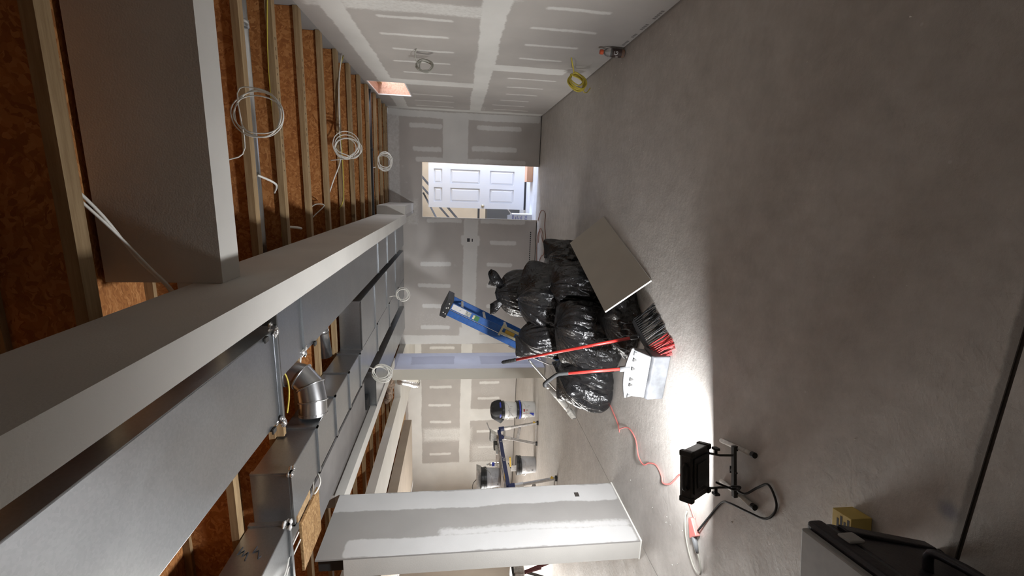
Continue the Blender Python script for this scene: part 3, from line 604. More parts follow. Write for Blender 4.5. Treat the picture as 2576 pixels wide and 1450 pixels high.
for k, zz in enumerate((2.585, 2.515)):
    y = 2.17
    pts = [(y+.06, .025), (y+.01, .03), (y+.035, .005), (y-.005, .002), (y+.02, -.02), (y-.035, -.026)] if k == 0 else [(y+.06, .02), (y+.015, .025), (y+.03, 0), (y-.03, -.02), (y-.01, -.028)]
    mb.tube([(-1.9735, a, zz+b) for a, b in pts], .0035, 5)
mb.build('marker_writing', INK, t, label='dark marker numbers')
t = thing('air_duct', 'short galvanized branch duct with a square end between the two trunks', 'duct', (-1.43, 4.6, ZB), 'ceiling ducts')
duct_box(-1.685, -1.18, 4.525, 8.24).build('duct_section', GALV, t, bevel=.004)
MB().box(-1.692, 4.515, ZB-.008, -1.68, 4.535, ZT).box(-1.19, 4.515, ZB-.008, -1.172, 4.535, ZT).box(-1.69, 4.515, ZB-.01, -1.175, 4.535, ZB-.0005).build('end_cleat', GALV, t)
for y in (5.3, 6.2, 7.1): mb = MB(); cleat(mb, -1.685, -1.18, y, right=False); mb.build('drive_cleat', GALV, t)
t = thing('air_duct', 'bluish galvanized duct end below the header near the far partition', 'duct', (-2.4, 5.2, ZB), 'ceiling ducts')
duct_box(-2.66, -2.23, 5.19, 8.24).build('duct_section', GALV, t, bevel=.004)
MB().box(-2.665, 5.18, ZB-.008, -2.65, 5.20, ZT).box(-2.24, 5.18, ZB-.008, -2.222, 5.20, ZT).box(-2.66, 5.18, ZB-.01, -2.225, 5.20, ZB-.0005).build('end_cleat', GALV, t)
MB().box(-2.64, 5.02, 2.50, -2.50, 5.17, 2.64).build('collar_box', BLACKRUB, t, bevel=.01)
# round elbow from the joist bay into the narrow trunk
def elbow():
    t = thing('duct_elbow', 'round galvanized elbow pipe turning into the narrow trunk duct', 'duct', (-1.5, 3.25, 2.6))
    r = .098; c0 = V((-1.40, 3.27, 2.90)); pts = [c0, V((-1.40, 3.27, 2.70)), V((-1.425, 3.255, 2.60)), V((-1.49, 3.23, 2.535)), V((-1.59, 3.19, 2.51)), V((-1.695, 3.165, 2.505))]
    full = MB().tube(pts, r, 32, caps=False); bead = MB().tube(pts, r+.0045, 32, caps=False); n = 32
    for i in range(len(pts)-1):
        g = MB(); g.add(full.v[i*n:(i+2)*n], [(j, (j+1) % n, n+(j+1) % n, n+j) for j in range(n)]); g.build('gore', GALVB, t, smooth=True)
        if i: g = MB(); g.tube(bead.v[i*n:(i+1)*n], .005, 6, closed=True); g.build('seam_bead', GALVB, t, smooth=True)
    d = (pts[-1]-pts[-2]).normalized(); MB().tube([pts[-1]-d*.02, pts[-1]-d*.008], r+.004, 28).build('rim', GALVB, t)
    MB().tube([pts[1]+V((0,0,.05)), pts[1]+V((0,0,.08))], [r+.004, r+.008], 28).build('crimped_collar', GALVB, t)
    return t
elbow()
def round_pipe(name, label, a, b, r, mat, seams=()):
    t = thing(name, label, 'pipe', a)
    MB().tube([a, b], r, 24).build('pipe', mat, t, smooth=True)
    for s in seams: p = V(a).lerp(V(b), s); d = (V(b)-V(a)).normalized(); MB().tube([p-d*.02, p+d*.02], r+.005, 24).build('coupling', mat, t, smooth=True)
    return t
round_pipe('round_duct', 'long galvanized round pipe in the joist bay beside the cross beam', (1.24, 3.02, 2.74), (-.60, 3.02, 2.74), .062, GALVB, (.2,))
round_pipe('round_duct', 'short bright round pipe between the trunk ducts near the branch end', (-1.12, 4.20, 2.75), (-1.66, 4.28, 2.72), .06, GALVB, (.5,))
round_pipe('drain_pipe', 'black plastic drain pipe across the joists near the far wall', (1.24, 6.72, 2.70), (-1.0, 6.72, 2.70), .05, ABS, (.35,))
round_pipe('round_duct', 'galvanized round pipe lying beside the grey steel beam', (-2.13, 3.62, 2.56), (-2.13, 4.45, 2.56), .055, GALVB)
# insulated flex duct and insulation near the far partition
t = thing('flex_duct', 'silver foil wrapped flex duct beside the far partition end', 'duct', (-3.3, 7.1, 2.3))
MB().tube([(-3.15, 7.0, 2.41), (-3.16, 7.02, 2.33), (-3.20, 7.05, 2.24), (-3.24, 7.08, 2.16), (-3.26, 7.1, 2.08)], [.07, .085, .08, .088, .08], 16).build('foil_jacket', FOIL, t, smooth=True)
mb = MB()
for i in range(9):
    for j in range(5):
        a = V((-3.08-j*.09, 6.85+i*.05, 2.56)); r = .06+.02*random.random(); mb.lathe([(.01,-r*.7),(r*.8,-r*.4),(r,0),(r*.7,r*.5),(.01,r*.6)], 8, (a.x, a.y, a.z+random.uniform(-.03,.03)))
t = mb.build('insulation_batt', INSUL, None, smooth=True); tag(t, 'crumpled brown insulation batt stuffed above the far partition', 'insulation'); 
# scrap boards at the near plenum
t = MB().box(-2.47, 2.56, 2.42, -2.12, 2.92, 2.436).build('osb_scrap', OSBPALE); tag(t, 'square osb scrap under the joists above the near partition', 'board')
t = MB().box(-2.10, 2.44, 2.46, -2.04, 2.86, 2.50).box(-2.11, 2.56, 2.437, -2.05, 2.80, 2.459).build('wood_block', STUD, bevel=.003); tag(t, 'raw lumber block beside the osb scrap', 'lumber')
for i in (0, 1):
    t = MB().box(-2.04+i*.52, 2.02 + i*.55, 2.651, -1.45 + i*.1, 2.07 + i*.55, 2.654).build('furring_strip', JOIST) if False else None
mb = MB().box(-1.68, 2.86, 2.60, -1.14, 2.90, 2.655); t = mb.build('wood_block', JOIST); tag(t, 'pale lumber block between joist and duct seam beside the elbow', 'lumber')

# ================================================================== CABLES
def coil(name, label, c, ax, ay, r0, loops, tail, mat, rr=.0045, seed=1, group=None, cat='cable'):
    rd = random.Random(seed); c = V(c); ax = V(ax).normalized(); ay = V(ay).normalized(); az = ax.cross(ay); pts = []
    ph = rd.random()*6
    for l in range(loops):
        rx = r0*(.68+.34*rd.random()); ry = r0*(.66+.34*rd.random()); ox = rd.uniform(-.16,.16)*r0; oy = rd.uniform(-.14,.14)*r0; oz = rd.uniform(-.02,.02)
        for k in range(9): a = ph + 2*PI*k/9; pts.append(c + ax*(rx*math.cos(a)+ox) + ay*(ry*math.sin(a)+oy) + az*(oz+.006*math.sin(3*a)))
    o = MB().tube(cr(pts + [V(p) for p in tail], 4), rr, 6).build(name, mat, None, smooth=True); tag(o, label, cat, group); return o
coil('cable_coil', 'large loose white cable coil hanging just past the cross beam', (.30, 2.37, 2.40), (1,.1,0), (0,.1,1), .125, 4, [(.14, 2.36, 2.47), (.08, 2.33, 2.54), (.05, 2.28, 2.66)], CABLE, .003, 3)
coil('cable_coil', 'white cable coil hanging from the middle joists of the open ceiling', (.33, 4.70, 2.53), (1,.1,0), (0,0,1), .135, 6, [(.21, 4.70, 2.62), (.20, 4.72, 2.70)], CABLE, .005, 5)
coil('cable_coil', 'white cable coil hanging by the black drain pipe above the far doorway', (.315, 7.2, 2.57), (1,.1,0), (0,0,1), .14, 6, [(.25, 7.1, 2.66), (.22, 7.05, 2.72)], CABLE, .006, 8)
coil('cable_coil', 'small white cable coil hanging under the ducts by the far wall', (-1.56, 6.4, 2.23), (1,0,.2), (-.2,0,1), .10, 4, [(-1.58, 6.42, 2.34), (-1.60, 6.45, 2.43)], CABLE, .005, 11)
coil('cable_coil', 'drooping white cable coil hung over the bluish duct end', (-2.14, 4.95, 2.31), (.5,.5,.6), (-.5,0,.9), .12, 6, [(-2.08, 4.95, 2.40), (-2.07, 5.0, 2.50), (-2.07, 5.01, 2.656)], CABLE, .006, 14)
coil('cable_coil', 'grey cable coil sticking out of the right wall', (1.14, 4.84, 1.79), (.85,.5,0), (0,0,1), .085, 5, [(1.2, 4.75, 1.88), (1.262, 4.70, 1.86)], CABLEG, .006, 17)
coil('cable_coil', 'tangled yellow cable coil at the foot of the right wall', (1.12, 4.95, .23), (.85,.5,0), (.15,0,1), .105, 7, [(1.17, 4.72, .33), (1.262, 4.62, .385)], CABLEY, .007, 21)
t = MB().tube(cr([(1.05, 4.93, .17), (1.04, 5.05, .12), (1.06, 5.15, .06), (1.12, 5.22, .008)]), .006, 6).build('cable_tail', CABLEY); tag(t, 'loose yellow cable end reaching the floor at the right wall', 'cable')
def run(label, pts, mat, r=.005, name='cable_run', group=None, k=5): o = MB().tube(cr(pts, k), r, 6).build(name, mat, None, smooth=True); return tag(o, label, 'cable', group)
run('yellow cable stapled across the joists near the right wall', [(1.25, 5.12, 2.63), (1.0, 4.97, 2.648), (.5, 4.90, 2.648), (.42, 4.92, 2.64), (-.13, 4.95, 2.645), (-.28, 4.96, 2.70)], CABLEY)
run('white cable running beside the yellow one across the joists', [(1.25, 5.06, 2.63), (.95, 4.93, 2.64), (.5, 4.87, 2.64), (.22, 4.70, 2.60), (.0, 4.62, 2.66), (-.2, 4.68, 2.75)], CABLE, .006)
run('yellow cable strung along the second joist', [(1.25, 3.33, 2.66), (.7, 3.34, 2.70), (-.1, 3.345, 2.68), (-.4, 3.345, 2.70)], CABLEY, .004)
run('pale cable stub hanging in the joist bay by the long round pipe', [(.02, 2.94, 2.66), (-.03, 3.1, 2.62), (-.09, 3.28, 2.70)], CABLE, .007)
run('white cable loop between joists near the soffit', [(-.23, 4.0, 2.70), (-.20, 4.15, 2.69), (-.22, 4.35, 2.68), (-.30, 4.1, 2.70), (-.36, 3.98, 2.72)], CABLEG)
run('bluish white cable stub poking out above the soffit', [(-.33, 3.42, 2.72), (-.35, 3.55, 2.66), (-.37, 3.7, 2.68)], CABLE, .009)
run('pair of white cables crossing the near dark ceiling bay', [(-.02, 1.64, 2.72), (-.15, 1.75, 2.70), (-.32, 1.86, 2.68), (-.44, 1.95, 2.65), (-.50, 2.0, 2.66)], CABLE, .006)
run('white cable sagging beside the pair in the near ceiling bay', [(-.05, 1.64, 2.72), (-.2, 1.77, 2.69), (-.35, 1.88, 2.66), (-.47, 1.96, 2.63), (-.52, 1.98, 2.66)], CABLE, .0055)
run('pale cable bent in a vee in the darkest ceiling bay', [(.12, 1.18, 2.76), (.02, 1.3, 2.78), (-.02, 1.36, 2.80), (-.05, 1.3, 2.78), (-.15, 1.16, 2.74)], CABLE, .007)
run('white cable bundle running along the wood blocks above the near partition', [(-2.10, 4.3, 2.60), (-2.11, 3.6, 2.58), (-2.10, 3.1, 2.53), (-2.13, 2.8, 2.47), (-2.17, 2.6, 2.44), (-2.20, 2.45, 2.45), (-2.16, 2.2, 2.40), (-2.15, 1.9, 2.41)], CABLE, .0055)
run('second white cable looping under the wood blocks', [(-2.12, 4.2, 2.57), (-2.13, 3.5, 2.55), (-2.12, 3.0, 2.50), (-2.16, 2.75, 2.44), (-2.22, 2.62, 2.43), (-2.25, 2.4, 2.44), (-2.19, 2.1, 2.38)], CABLE, .0055)
run('looped white cable under the narrow trunk duct seam', [(-2.05, 3.0, 2.45), (-2.07, 2.9, 2.40), (-2.1, 2.82, 2.42), (-2.08, 2.95, 2.46), (-2.06, 3.15, 2.50)], CABLE, .006)
run('yellow cable end hanging beside the duct flange and elbow', [(-1.07, 2.60, 2.50), (-1.13, 2.62, 2.47), (-1.20, 2.62, 2.455), (-1.28, 2.60, 2.452), (-1.36, 2.58, 2.46)], CABLEY, .005)
run('white cable pair in the joist bay past the wide trunk duct', [(-1.10, 3.45, 2.72), (-1.25, 3.42, 2.72), (-1.5, 3.40, 2.74)], CABLE, .008)
run('second white cable in the joist bay past the wide trunk duct', [(-1.10, 3.70, 2.72), (-1.25, 3.66, 2.72), (-1.55, 3.62, 2.74)], CABLE, .008)

# cords on the floor
def floorpts(p, z=.006): return [(a, b, z) for a, b in p]
run('red extension cord winding over the floor from the bin liners to the work light', floorpts([(-2.02, 4.75), (-2.14, 4.55), (-2.19, 4.40), (-2.19, 4.20), (-2.10, 4.06), (-2.03, 3.95), (-1.98, 3.80), (-2.01, 3.64), (-2.05, 3.52)]) + [(-2.06, 3.42, .03), (-2.00, 3.37, .045), (-1.93, 3.26, .02), (-1.95, 3.12, .012), (-2.02, 3.0, .03), (-2.03, 2.90, .03), (-1.97, 2.83, .02), (-1.93, 2.74, .008), (-1.95, 2.65, .008), (-1.97, 2.60, .02), (-1.93, 2.53, .012)] + floorpts([(-1.86, 2.48), (-1.78, 2.42), (-1.80, 2.36), (-1.86, 2.31), (-1.90, 2.25), (-1.93, 2.20)]), REDCORD, .0055, 'extension_cord')
t = thing('power_tap', 'red three way cord end with grey plug left of the lit lamp', 'plug', (-2.0, 2.2, 0))
MB().hexa([(-1.945,2.235,.003),(-1.925,2.205,.003),(-1.985,2.125,.003),(-2.055,2.185,.003),(-1.945,2.235,.03),(-1.925,2.205,.03),(-1.985,2.125,.035),(-2.055,2.185,.035)]).build('body', REDCORD, t, bevel=.006)
MB().tube([(-2.02, 2.16, .022), (-2.06, 2.13, .02), (-2.09, 2.11, .018)], [.016, .014, .008], 10).build('grey_plug', GREYPL, t, smooth=True)
run('grey lamp cord looping from the plug along the floor', [(-2.09, 2.11, .016), (-2.14, 2.08, .01), (-2.20, 2.07, .008), (-2.22, 2.13, .008), (-2.17, 2.20, .012), (-2.08, 2.25, .02), (-1.98, 2.27, .025), (-1.93, 2.27, .02)], CABLEG, .005, 'lamp_cord')
run('brown extension cord loops on the floor near the far doorway', floorpts([(-.56, 8.12), (-.45, 8.0), (-.37, 7.85), (-.36, 7.6), (-.42, 7.45), (-.6, 7.46), (-.8, 7.32), (-.95, 7.38), (-1.08, 7.42), (-1.14, 7.62), (-1.25, 7.78), (-1.40, 7.92), (-1.25, 8.06), (-.9, 8.1), (-.68, 7.86), (-.75, 7.6), (-.89, 7.52), (-.80, 7.7), (-.72, 7.9), (-.95, 7.98)]), simple('brown_cord_jacket', (.30, .14, .10), .6), .006, 'extension_cord')

# ================================================================== FLOOD WORK LIGHT
def work_light(label, loc, rz, tilt=0.0, lens_mat=LENS):
    t = thing('work_light', label, 'lamp', loc); R = Matrix.Translation(V(loc)) @ Matrix.Rotation(rz, 4, 'Z')
    H = R @ Matrix.Translation((0, 0, .235)) @ Matrix.Rotation(tilt, 4, 'X')
    def B(): b = MB(); b.M = H; return b
    b = B(); b.prism([(-.105,-.105),(-.122,-.088),(-.122,.088),(-.105,.105),(.105,.105),(.122,.088),(.122,-.088),(.105,-.105)], 1, -.028, .028); b.build('housing', BLACK, t, bevel=.006)
    for sx in (-1, 1):
        for sz in (-1, 1): b = B(); b.box(sx*.113-.014, -.034, sz*.094-.018, sx*.113+.014, .034, sz*.094+.018); b.build('corner_guard', BLACKRUB, t, bevel=.006)
    b = B(); b.box(-.088, -.036, -.082, .088, -.028, .082); b.build('back_panel', BLACK, t, bevel=.004)
    b = B(); b.box(-.06, -.040, -.058, .06, -.036, .058); b.build('driver_cover', BLACK, t, bevel=.006)
    b = B(); b.box(-.102, .0285, -.085, .102, .031, .085); b.build('lens', lens_mat, t)
    b = B(); b.box(-.11, .028, -.094, .11, .036, -.086); b.box(-.11, .028, .086, .11, .036, .094); b.box(-.11, .028, -.086, -.103, .036, .086); b.box(.103, .028, -.086, .11, .036, .086); b.build('lens_bezel', BLACK, t)
    b = B(); b.tube(cr([(-.06, 0, .103), (-.055, 0, .122), (-.035, 0, .128), (.035, 0, .128), (.055, 0, .122), (.06, 0, .103)], 4), .010, 8); b.build('handle', BLACKRUB, t, smooth=True)
    for sx in (-1, 1):
        b = MB(); b.M = R; b.tube([(sx*.09, -.0, .16), (sx*.082, -.012, .11), (sx*.082, -.02, .045)], .006, 8); b.build('bracket_arm', DARKMETAL, t)
        b = MB(); b.M = R; b.tube([(sx*.118, -.008, .128), (sx*.084, -.008, .128)], .008, 8); b.box(sx*.115-.006, -.026, .115, sx*.115+.006, .01, .142); b.build('wing_knob', BLACKRUB, t, bevel=.002)
    b = MB(); b.M = R; b.box(-.13, -.035, .030, .13, -.010, .046); b.build('cross_bar', DARKMETAL, t, bevel=.002)
    b = MB(); b.M = R; b.tube([(0, -.045, .038), (0, .005, .038)], .006, 6); b.box(-.018, .005, .034, .018, .009, .042); b.build('wing_nut', DARKMETAL, t)
    for sx in (-1, 1):
        b = MB(); b.M = R; b.tube([(sx*.11, .13, .013), (sx*.125, -.13, .013)], .012, 10); b.build('leg', SPLAT, t, smooth=True)
        b = MB(); b.M = R; b.tube([(sx*.125, -.13, .014), (sx*.126, -.152, .014)], .0145, 12); b.build('foot_cap', BLACKRUB, t)
        b = MB(); b.M = R; b.box(sx*.118-.012, -.03, .02, sx*.118+.012, -.012, .04); b.build('leg_clamp', DARKMETAL, t)
    b = MB(); b.M = R; b.tube(cr([(-.06, -.0, .125), (-.075, -.06, .06), (-.05, -.09, .05), (-.06, -.06, .075), (-.075, -.05, .05), (-.08, -.10, .03), (-.02, -.17, .012), (.02, -.24, .008), (-.04, -.29, .008), (-.10, -.27, .008), (-.15, -.21, .01), (-.17, -.10, .015), (-.185, .03, .03), (-.23, .13, .012), (-.36, .25, .008), (-.50, .36, .018)]), .0055, 8); b.build('power_cord', BLACKRUB, t, smooth=True)
    return t
work_light('black floor flood lamp switched on, facing away from the viewer on the concrete', (-1.385, 1.905, 0), .24, .62)
t2 = work_light('second flood lamp standing in the left room behind the near partition end', (-7.35, 8.75, 0), -2.2, .25, simple('lit_back_lens', (.9, .9, .9), .4, emit=(1.0, .96, .86), estr=BACK_W))

# ================================================================== BIN LINERS
def bag(label, c, rx, ry, h, seed, top='dome', lean=(0,0), group='black bin liners heaped mid room', ears=0, peak=()):
    rd = random.Random(seed); nth, nh = 132, 60; ox = rd.random()*50; ph = [rd.random()*6.28 for _ in range(8)]; vs = []
    pk = list(peak) or [(rd.random()*6.28, .16), (rd.random()*6.28, .12), (rd.random()*6.28, .12)]
    for i in range(nh+1):
        s = i/nh
        prof = (1-.16*max(0, (.18-s)/.18)**2) if s < .18 else max(0, 1-((s-.18)/.82)**3.4) ** .62
        if top == 'tied' and s > .62: prof = max(prof*(1-.55*((s-.62)/.38)), .10)
        for j in range(nth):
            a = 2*PI*j/nth; x = math.cos(a); y = math.sin(a)
            n1 = mnoise.noise(V((x*.9+ox, y*.9, s*1.1)))*.30; n2 = mnoise.noise(V((x*2.2+ox, y*2.2, s*1.6+9)))*.13
            fold = 0
            for k, (fq, am) in enumerate(((5, .050), (9, .034), (14, .022), (23, .012))):
                w_ = math.sin(fq*a + ph[k] + 1.3*mnoise.noise(V((x*1.5+ox, y*1.5, s*2+k)))*2.2 + (2.2*s if k % 2 else -1.6*s)); fold += am*(1-abs(w_))**1.6*(.35+1.25*s)
            crk = (1-abs(mnoise.noise(V((x*4.2+ox, y*4.2, s*h*9)))))**4*.030
            r = prof*(1+n1+n2-fold*1.5+.06+crk)
            zz = s*h
            for (pa, am) in pk:      # sharp stretched corners of plastic near the top
                dlt = abs((a-pa+PI) % (2*PI)-PI); zz += h*am*math.exp(-(dlt/.28)**1.4)*math.exp(-((s-.80)/.16)**2); r += .22*math.exp(-(dlt/.25)**1.4)*math.exp(-((s-.80)/.13)**2)
            vs.append((c[0]+x*rx*r + lean[0]*s**1.5, c[1]+y*ry*r + lean[1]*s**1.5, max(.004, c[2]+zz)))
    fs = []
    for i in range(nh): fs += [(i*nth+j, i*nth+(j+1) % nth, (i+1)*nth+(j+1) % nth, (i+1)*nth+j) for j in range(nth)]
    fs += [tuple(range(nth))[::-1], tuple(range(nh*nth, (nh+1)*nth))]
    t = thing('bin_liner', label, 'bag', c, group)
    MB().add(vs, fs).build('sack', BAG, t, smooth=True)
    for k in range(ears):
        tp = V((c[0]+lean[0]+(.12, -.10)[k], c[1]+lean[1]-.03, c[2]+h*.93)); a = (.35, 2.75)[k]; n_ = 12; vv = []; ff = []
        for q in range(n_+1):
            u = q/n_; wd = (.030+.055*math.sin(min(1, u*1.25)*PI*.62))*(1, .8)[k]; cc = tp + V((math.cos(a)*.07*u, math.sin(a)*.04*u, .135*u*(1, .8)[k]))
            for j in range(14): b_ = 2*PI*j/14; rr_ = wd*(1+.25*math.sin(3*b_+k*2+u*2)+.12*math.sin(7*b_)); vv.append(tuple(cc + V((math.cos(b_)*rr_, math.sin(b_)*rr_*.45, .03*u*math.sin(2*b_+k)))))
        for q in range(n_): ff += [(q*14+j, q*14+(j+1) % 14, (q+1)*14+(j+1) % 14, (q+1)*14+j) for j in range(14)]
        ff.append(tuple(range(n_*14, n_*14+14))); MB().add(vv, ff).build('tie_ear', BAG, t, smooth=True)
    return t
bag('tallest black bin liner with knotted ears at the back of the heap', (-1.18, 4.88, 0), .27, .25, 1.03, 3, 'dome', (.02, -.04), ears=2, peak=((.3, .06), (3.0, .03)))
bag('broad black bin liner in the middle of the heap', (-1.16, 4.42, 0), .36, .32, .84, 9, 'dome', (.05, .0), peak=((.3, .08), (5.2, .06)))
bag('black bin liner draping left in front of the blue ladder', (-1.48, 4.40, 0), .27, .26, .82, 44, 'dome', (-.02, 0), peak=((3.3, .20), (4.6, .05)))
bag('low black bin liner at the back right of the heap, behind the gypsum offcut', (-.86, 5.10, 0), .26, .40, .42, 15, 'dome', (.06, .05), peak=((.2, .25), (2.2, .1)))
bag('black bin liner between the broad one and the gypsum offcut', (-.97, 4.22, 0), .24, .26, .56, 21, 'dome', (.04, -.03), peak=((.2, .10), (4.4, .12)))
bag('crinkled dusty black bin liner at the front of the heap under the broom handle', (-1.30, 3.84, 0), .30, .28, .54, 27, 'dome', (.05, .08), peak=((.4, .14), (3.0, .08), (5.0, .06)))
bag('limp black bin liner spilling left over the floor beside the red cord', (-1.82, 3.98, 0), .28, .32, .46, 33, 'dome', (.06, .06), peak=((3.0, .16), (4.4, .12), (1.5, .2)))
bag('squat black bin liner in the shade under the gypsum offcut', (-1.03, 3.48, 0), .27, .24, .24, 39, 'dome', (0, 0))

# automatic taper (tube tool) leaning on the heap
t = thing('taping_tool', 'plaster spattered tube tool with a wheeled foot leaning on the bin liners', 'tool', (-2.70, 4.89, 0))
F_ = V((-2.70, 4.89, .025)); T_ = V((-1.80, 4.52, .71)); d_ = (T_-F_).normalized(); q_ = lambda u, o=0, z=0: F_.lerp(T_, u) + V((0, o, z))
MB().tube([q_(.08), q_(.55)], .036, 14).build('tube_body', SPLAT, t, smooth=True)
MB().tube(cr([q_(.16, 0, -.035), q_(.24, 0, -.07), q_(.45, -.02, -.06), q_(.55, -.02, -.04), q_(.98, -.02, -.02)], 5), .011, 8).build('control_tube', ALU, t, smooth=True)
MB().bar(q_(.0), q_(.12), .10, .06).build('head', SPLAT, t, bevel=.006)
for k in (-1, 1): MB().tube([F_+V((0, k*.03, -.0)), F_+V((0, k*.05, 0))], .024, 14).build('wheel', STEELT, t)
for u in (.18, .40, .55): MB().tube([q_(u)-d_*.012, q_(u)+d_*.012], .037, 14).build('collar', ALU, t)
MB().bar(q_(.40, -.03, -.06), q_(.40, -.03, .03), .03, .02, (1,0,0)).build('clamp', ALU, t, bevel=.003)

# gypsum offcut leaning on the bags
t = thing('gypsum_offcut', 'tan drywall offcut leaning on the bin liners', 'board', (-.5, 3.8, 0))
A, Bp, Cc, D = V((-.252, 4.391, .002)), V((-.647, 3.154, .002)), V((-.919, 3.241, .311)), V((-.535, 4.46, .311)); n = (Bp-A).cross(D-A).normalized(); n = n if n.z > 0 else -n
if n.x < 0: pass
q = [A, Bp, Cc, D]; MB().hexa([tuple(p) for p in (A, Bp, Cc, D)] + [tuple(p+n*.0127) for p in q]).build('paper_face', simple('tan_gypsum_paper', (.50, .47, .41), .85, var=.04, scale=5), t)
e = (Bp-A).normalized(); MB().hexa([tuple(p) for p in (Bp+e*.0004, Bp+e*.001, Cc+e*.001, Cc+e*.0004)] + [tuple(p+n*.0127) for p in (Bp+e*.0004, Bp+e*.001, Cc+e*.001, Cc+e*.0004)]).build('gypsum_edge', GYPSUM, t)

# ================================================================== BROOM
def broom():
    t = thing('broom', 'red handled angle broom with black and red bristles leaning on the bin liners', 'broom', (-1.02, 2.95, 0))
    a = V((-1.03, 2.98, .165)); b = V((-1.43, 3.5, 1.082)); d = (b-a).normalized(); gl = b - d*.14
    MB().tube([a, gl], .0118, 12).build('handle', RED, t, smooth=True)
    MB().tube([gl, gl+d*.005, b-d*.01, b], [.0135, .0145, .0145, .006], 12).build('grip', BLACKRUB, t, smooth=True)
    mb = MB()
    for k in range(8): p = gl+d*(.012+k*.015); mb.tube([p, p+d*.006], .0158, 12)
    mb.build('grip_ring', BLACKRUB, t)
    # head: fan block, top edge curved; spread axis runs along the floor
    sp = V((-.30, -.84, -.20)).normalized(); fl0 = V((-.88, 3.10, .0)); fl1 = V((-1.08, 2.70, .0))
    sock = a; up = V((0,0,1))
    MB().tube([a-d*.035, a-d*.03, a+d*.03, a+d*.035], [.014, .017, .017, .013], 12).build('socket', BLACK, t, smooth=True)
    c0 = V((-.93, 3.07, .155)); c1 = V((-1.12, 2.78, .10)); th = (c1-c0).cross(up).normalized()*.022
    mid = (c0+c1)/2; pts = []
    N = 9
    for i in range(N+1):
        s = i/N; lo = c0.lerp(c1, s); hi = lo.lerp(a-d*.02, .80*math.sin(PI*s)**.7 * .62+.16); pts.append((lo, hi))
    mb = MB()
    vs = []; fs = []
    for lo, hi in pts: vs += [tuple(lo-th), tuple(lo+th), tuple(hi-th*.7), tuple(hi+th*.7)]
    for i in range(N):
        k = i*4; fs += [(k, k+4, k+6, k+2), (k+1, k+3, k+7, k+5), (k, k+1, k+5, k+4), (k+2, k+6, k+7, k+3)]
    fs += [(0, 2, 3, 1), (N*4, N*4+1, N*4+3, N*4+2)]
    mb.add(vs, fs).build('head', BLACK, t, bevel=.004)
    rd = random.Random(4); mbk = MB(); mbr = MB()
    for i in range(22):
        s = i/21
        for k in (0, 2):
            lo = c0.lerp(c1, s) + th*(k-1)*.6; tip = fl0.lerp(fl1, s) + V((.055, .0, .004)) + th*(k-1)*1.1 + V((rd.uniform(-.012,.012), rd.uniform(-.012,.012), 0))
            m_ = lo.lerp(tip, .5) + V((rd.uniform(-.004,.004), rd.uniform(-.004,.004), 0))
            tgt = mbr if s > .70 else mbk; tgt.tube([lo, m_, tip], [.0024, .0030, .0034], 5)
            for q in range(4):
                tp2 = tip + V((rd.uniform(-.014,.014), rd.uniform(-.014,.014), 0)); tp2.z = .003
                tgt.tube([m_, tp2], .0016, 4)
    o = mbk.build('black_bristles', BRISTLE, t); o['kind'] = 'stuff'; o = mbr.build('red_bristles', BRISTLER, t); o['kind'] = 'stuff'
broom()
# ================================================================== LOBBY DUSTPAN
def dustpan():
    t = thing('dustpan', 'dusty grey upright dustpan with a red handle standing beside the broom', 'dustpan', (-1.24, 2.8, 0))
    R = Matrix.Translation((-1.245, 2.80, 0)) @ Matrix.Rotation(-.14, 4, 'Z')
    def B(): b = MB(); b.M = R; return b
    b = B(); b.prism([(-.055, .004), (-.062, .125), (-.045, .14), (.10, .14), (.11, .004)], 0, -.172, .172); b.build('pan_back', GREYDK, t, bevel=.014, seg=3)
    b = B(); b.hexa([(-.165,-.045,.141),(.165,-.045,.141),(.165,.07,.141),(-.165,.07,.141),(-.19,.03,.262),(.19,.03,.262),(.19,.05,.262),(-.19,.05,.262)]); b.build('pan_side', GREYPL, t, bevel=.006)
    b = B(); n = 12; pts = [(-.20+.40*i/n, .262+.030*math.sin(PI*i/n)) for i in range(n+1)]
    b.prism([(-.20, .245)] + pts + [(.20, .245)], 1, .012, .030); b.build('lip', GREYPL, t, bevel=.004)
    for i, x in enumerate((-.19, -.10, -.055, .03, .10, .15)):
        b = B(); b.prism([(x, .243), (x+.026, .243), (x+.013, .212)], 1, .004, .028); b.build('comb_tooth', DARKMETAL if i in (1, 2, 3, 4) else GREYPL, t)
    a = V((-1.205, 2.815, .285)); e = V((-1.255, 2.86, .70)); d = (e-a).normalized()
    MB().tube([a-d*.03, a+d*.04], .02, 12).build('handle_socket', GREYPL, t, smooth=True)
    MB().tube([a, e], .0115, 12).build('handle', RED, t, smooth=True)
    MB().tube(cr([e-d*.02, e+d*.03, e+d*.06+V((-.005,0,0)), V((-1.30, 2.87, .80)), V((-1.335, 2.87, .84)), V((-1.355, 2.87, .835))], 5), .014, 12).build('hook_grip', BLACKRUB, t, smooth=True)
dustpan()
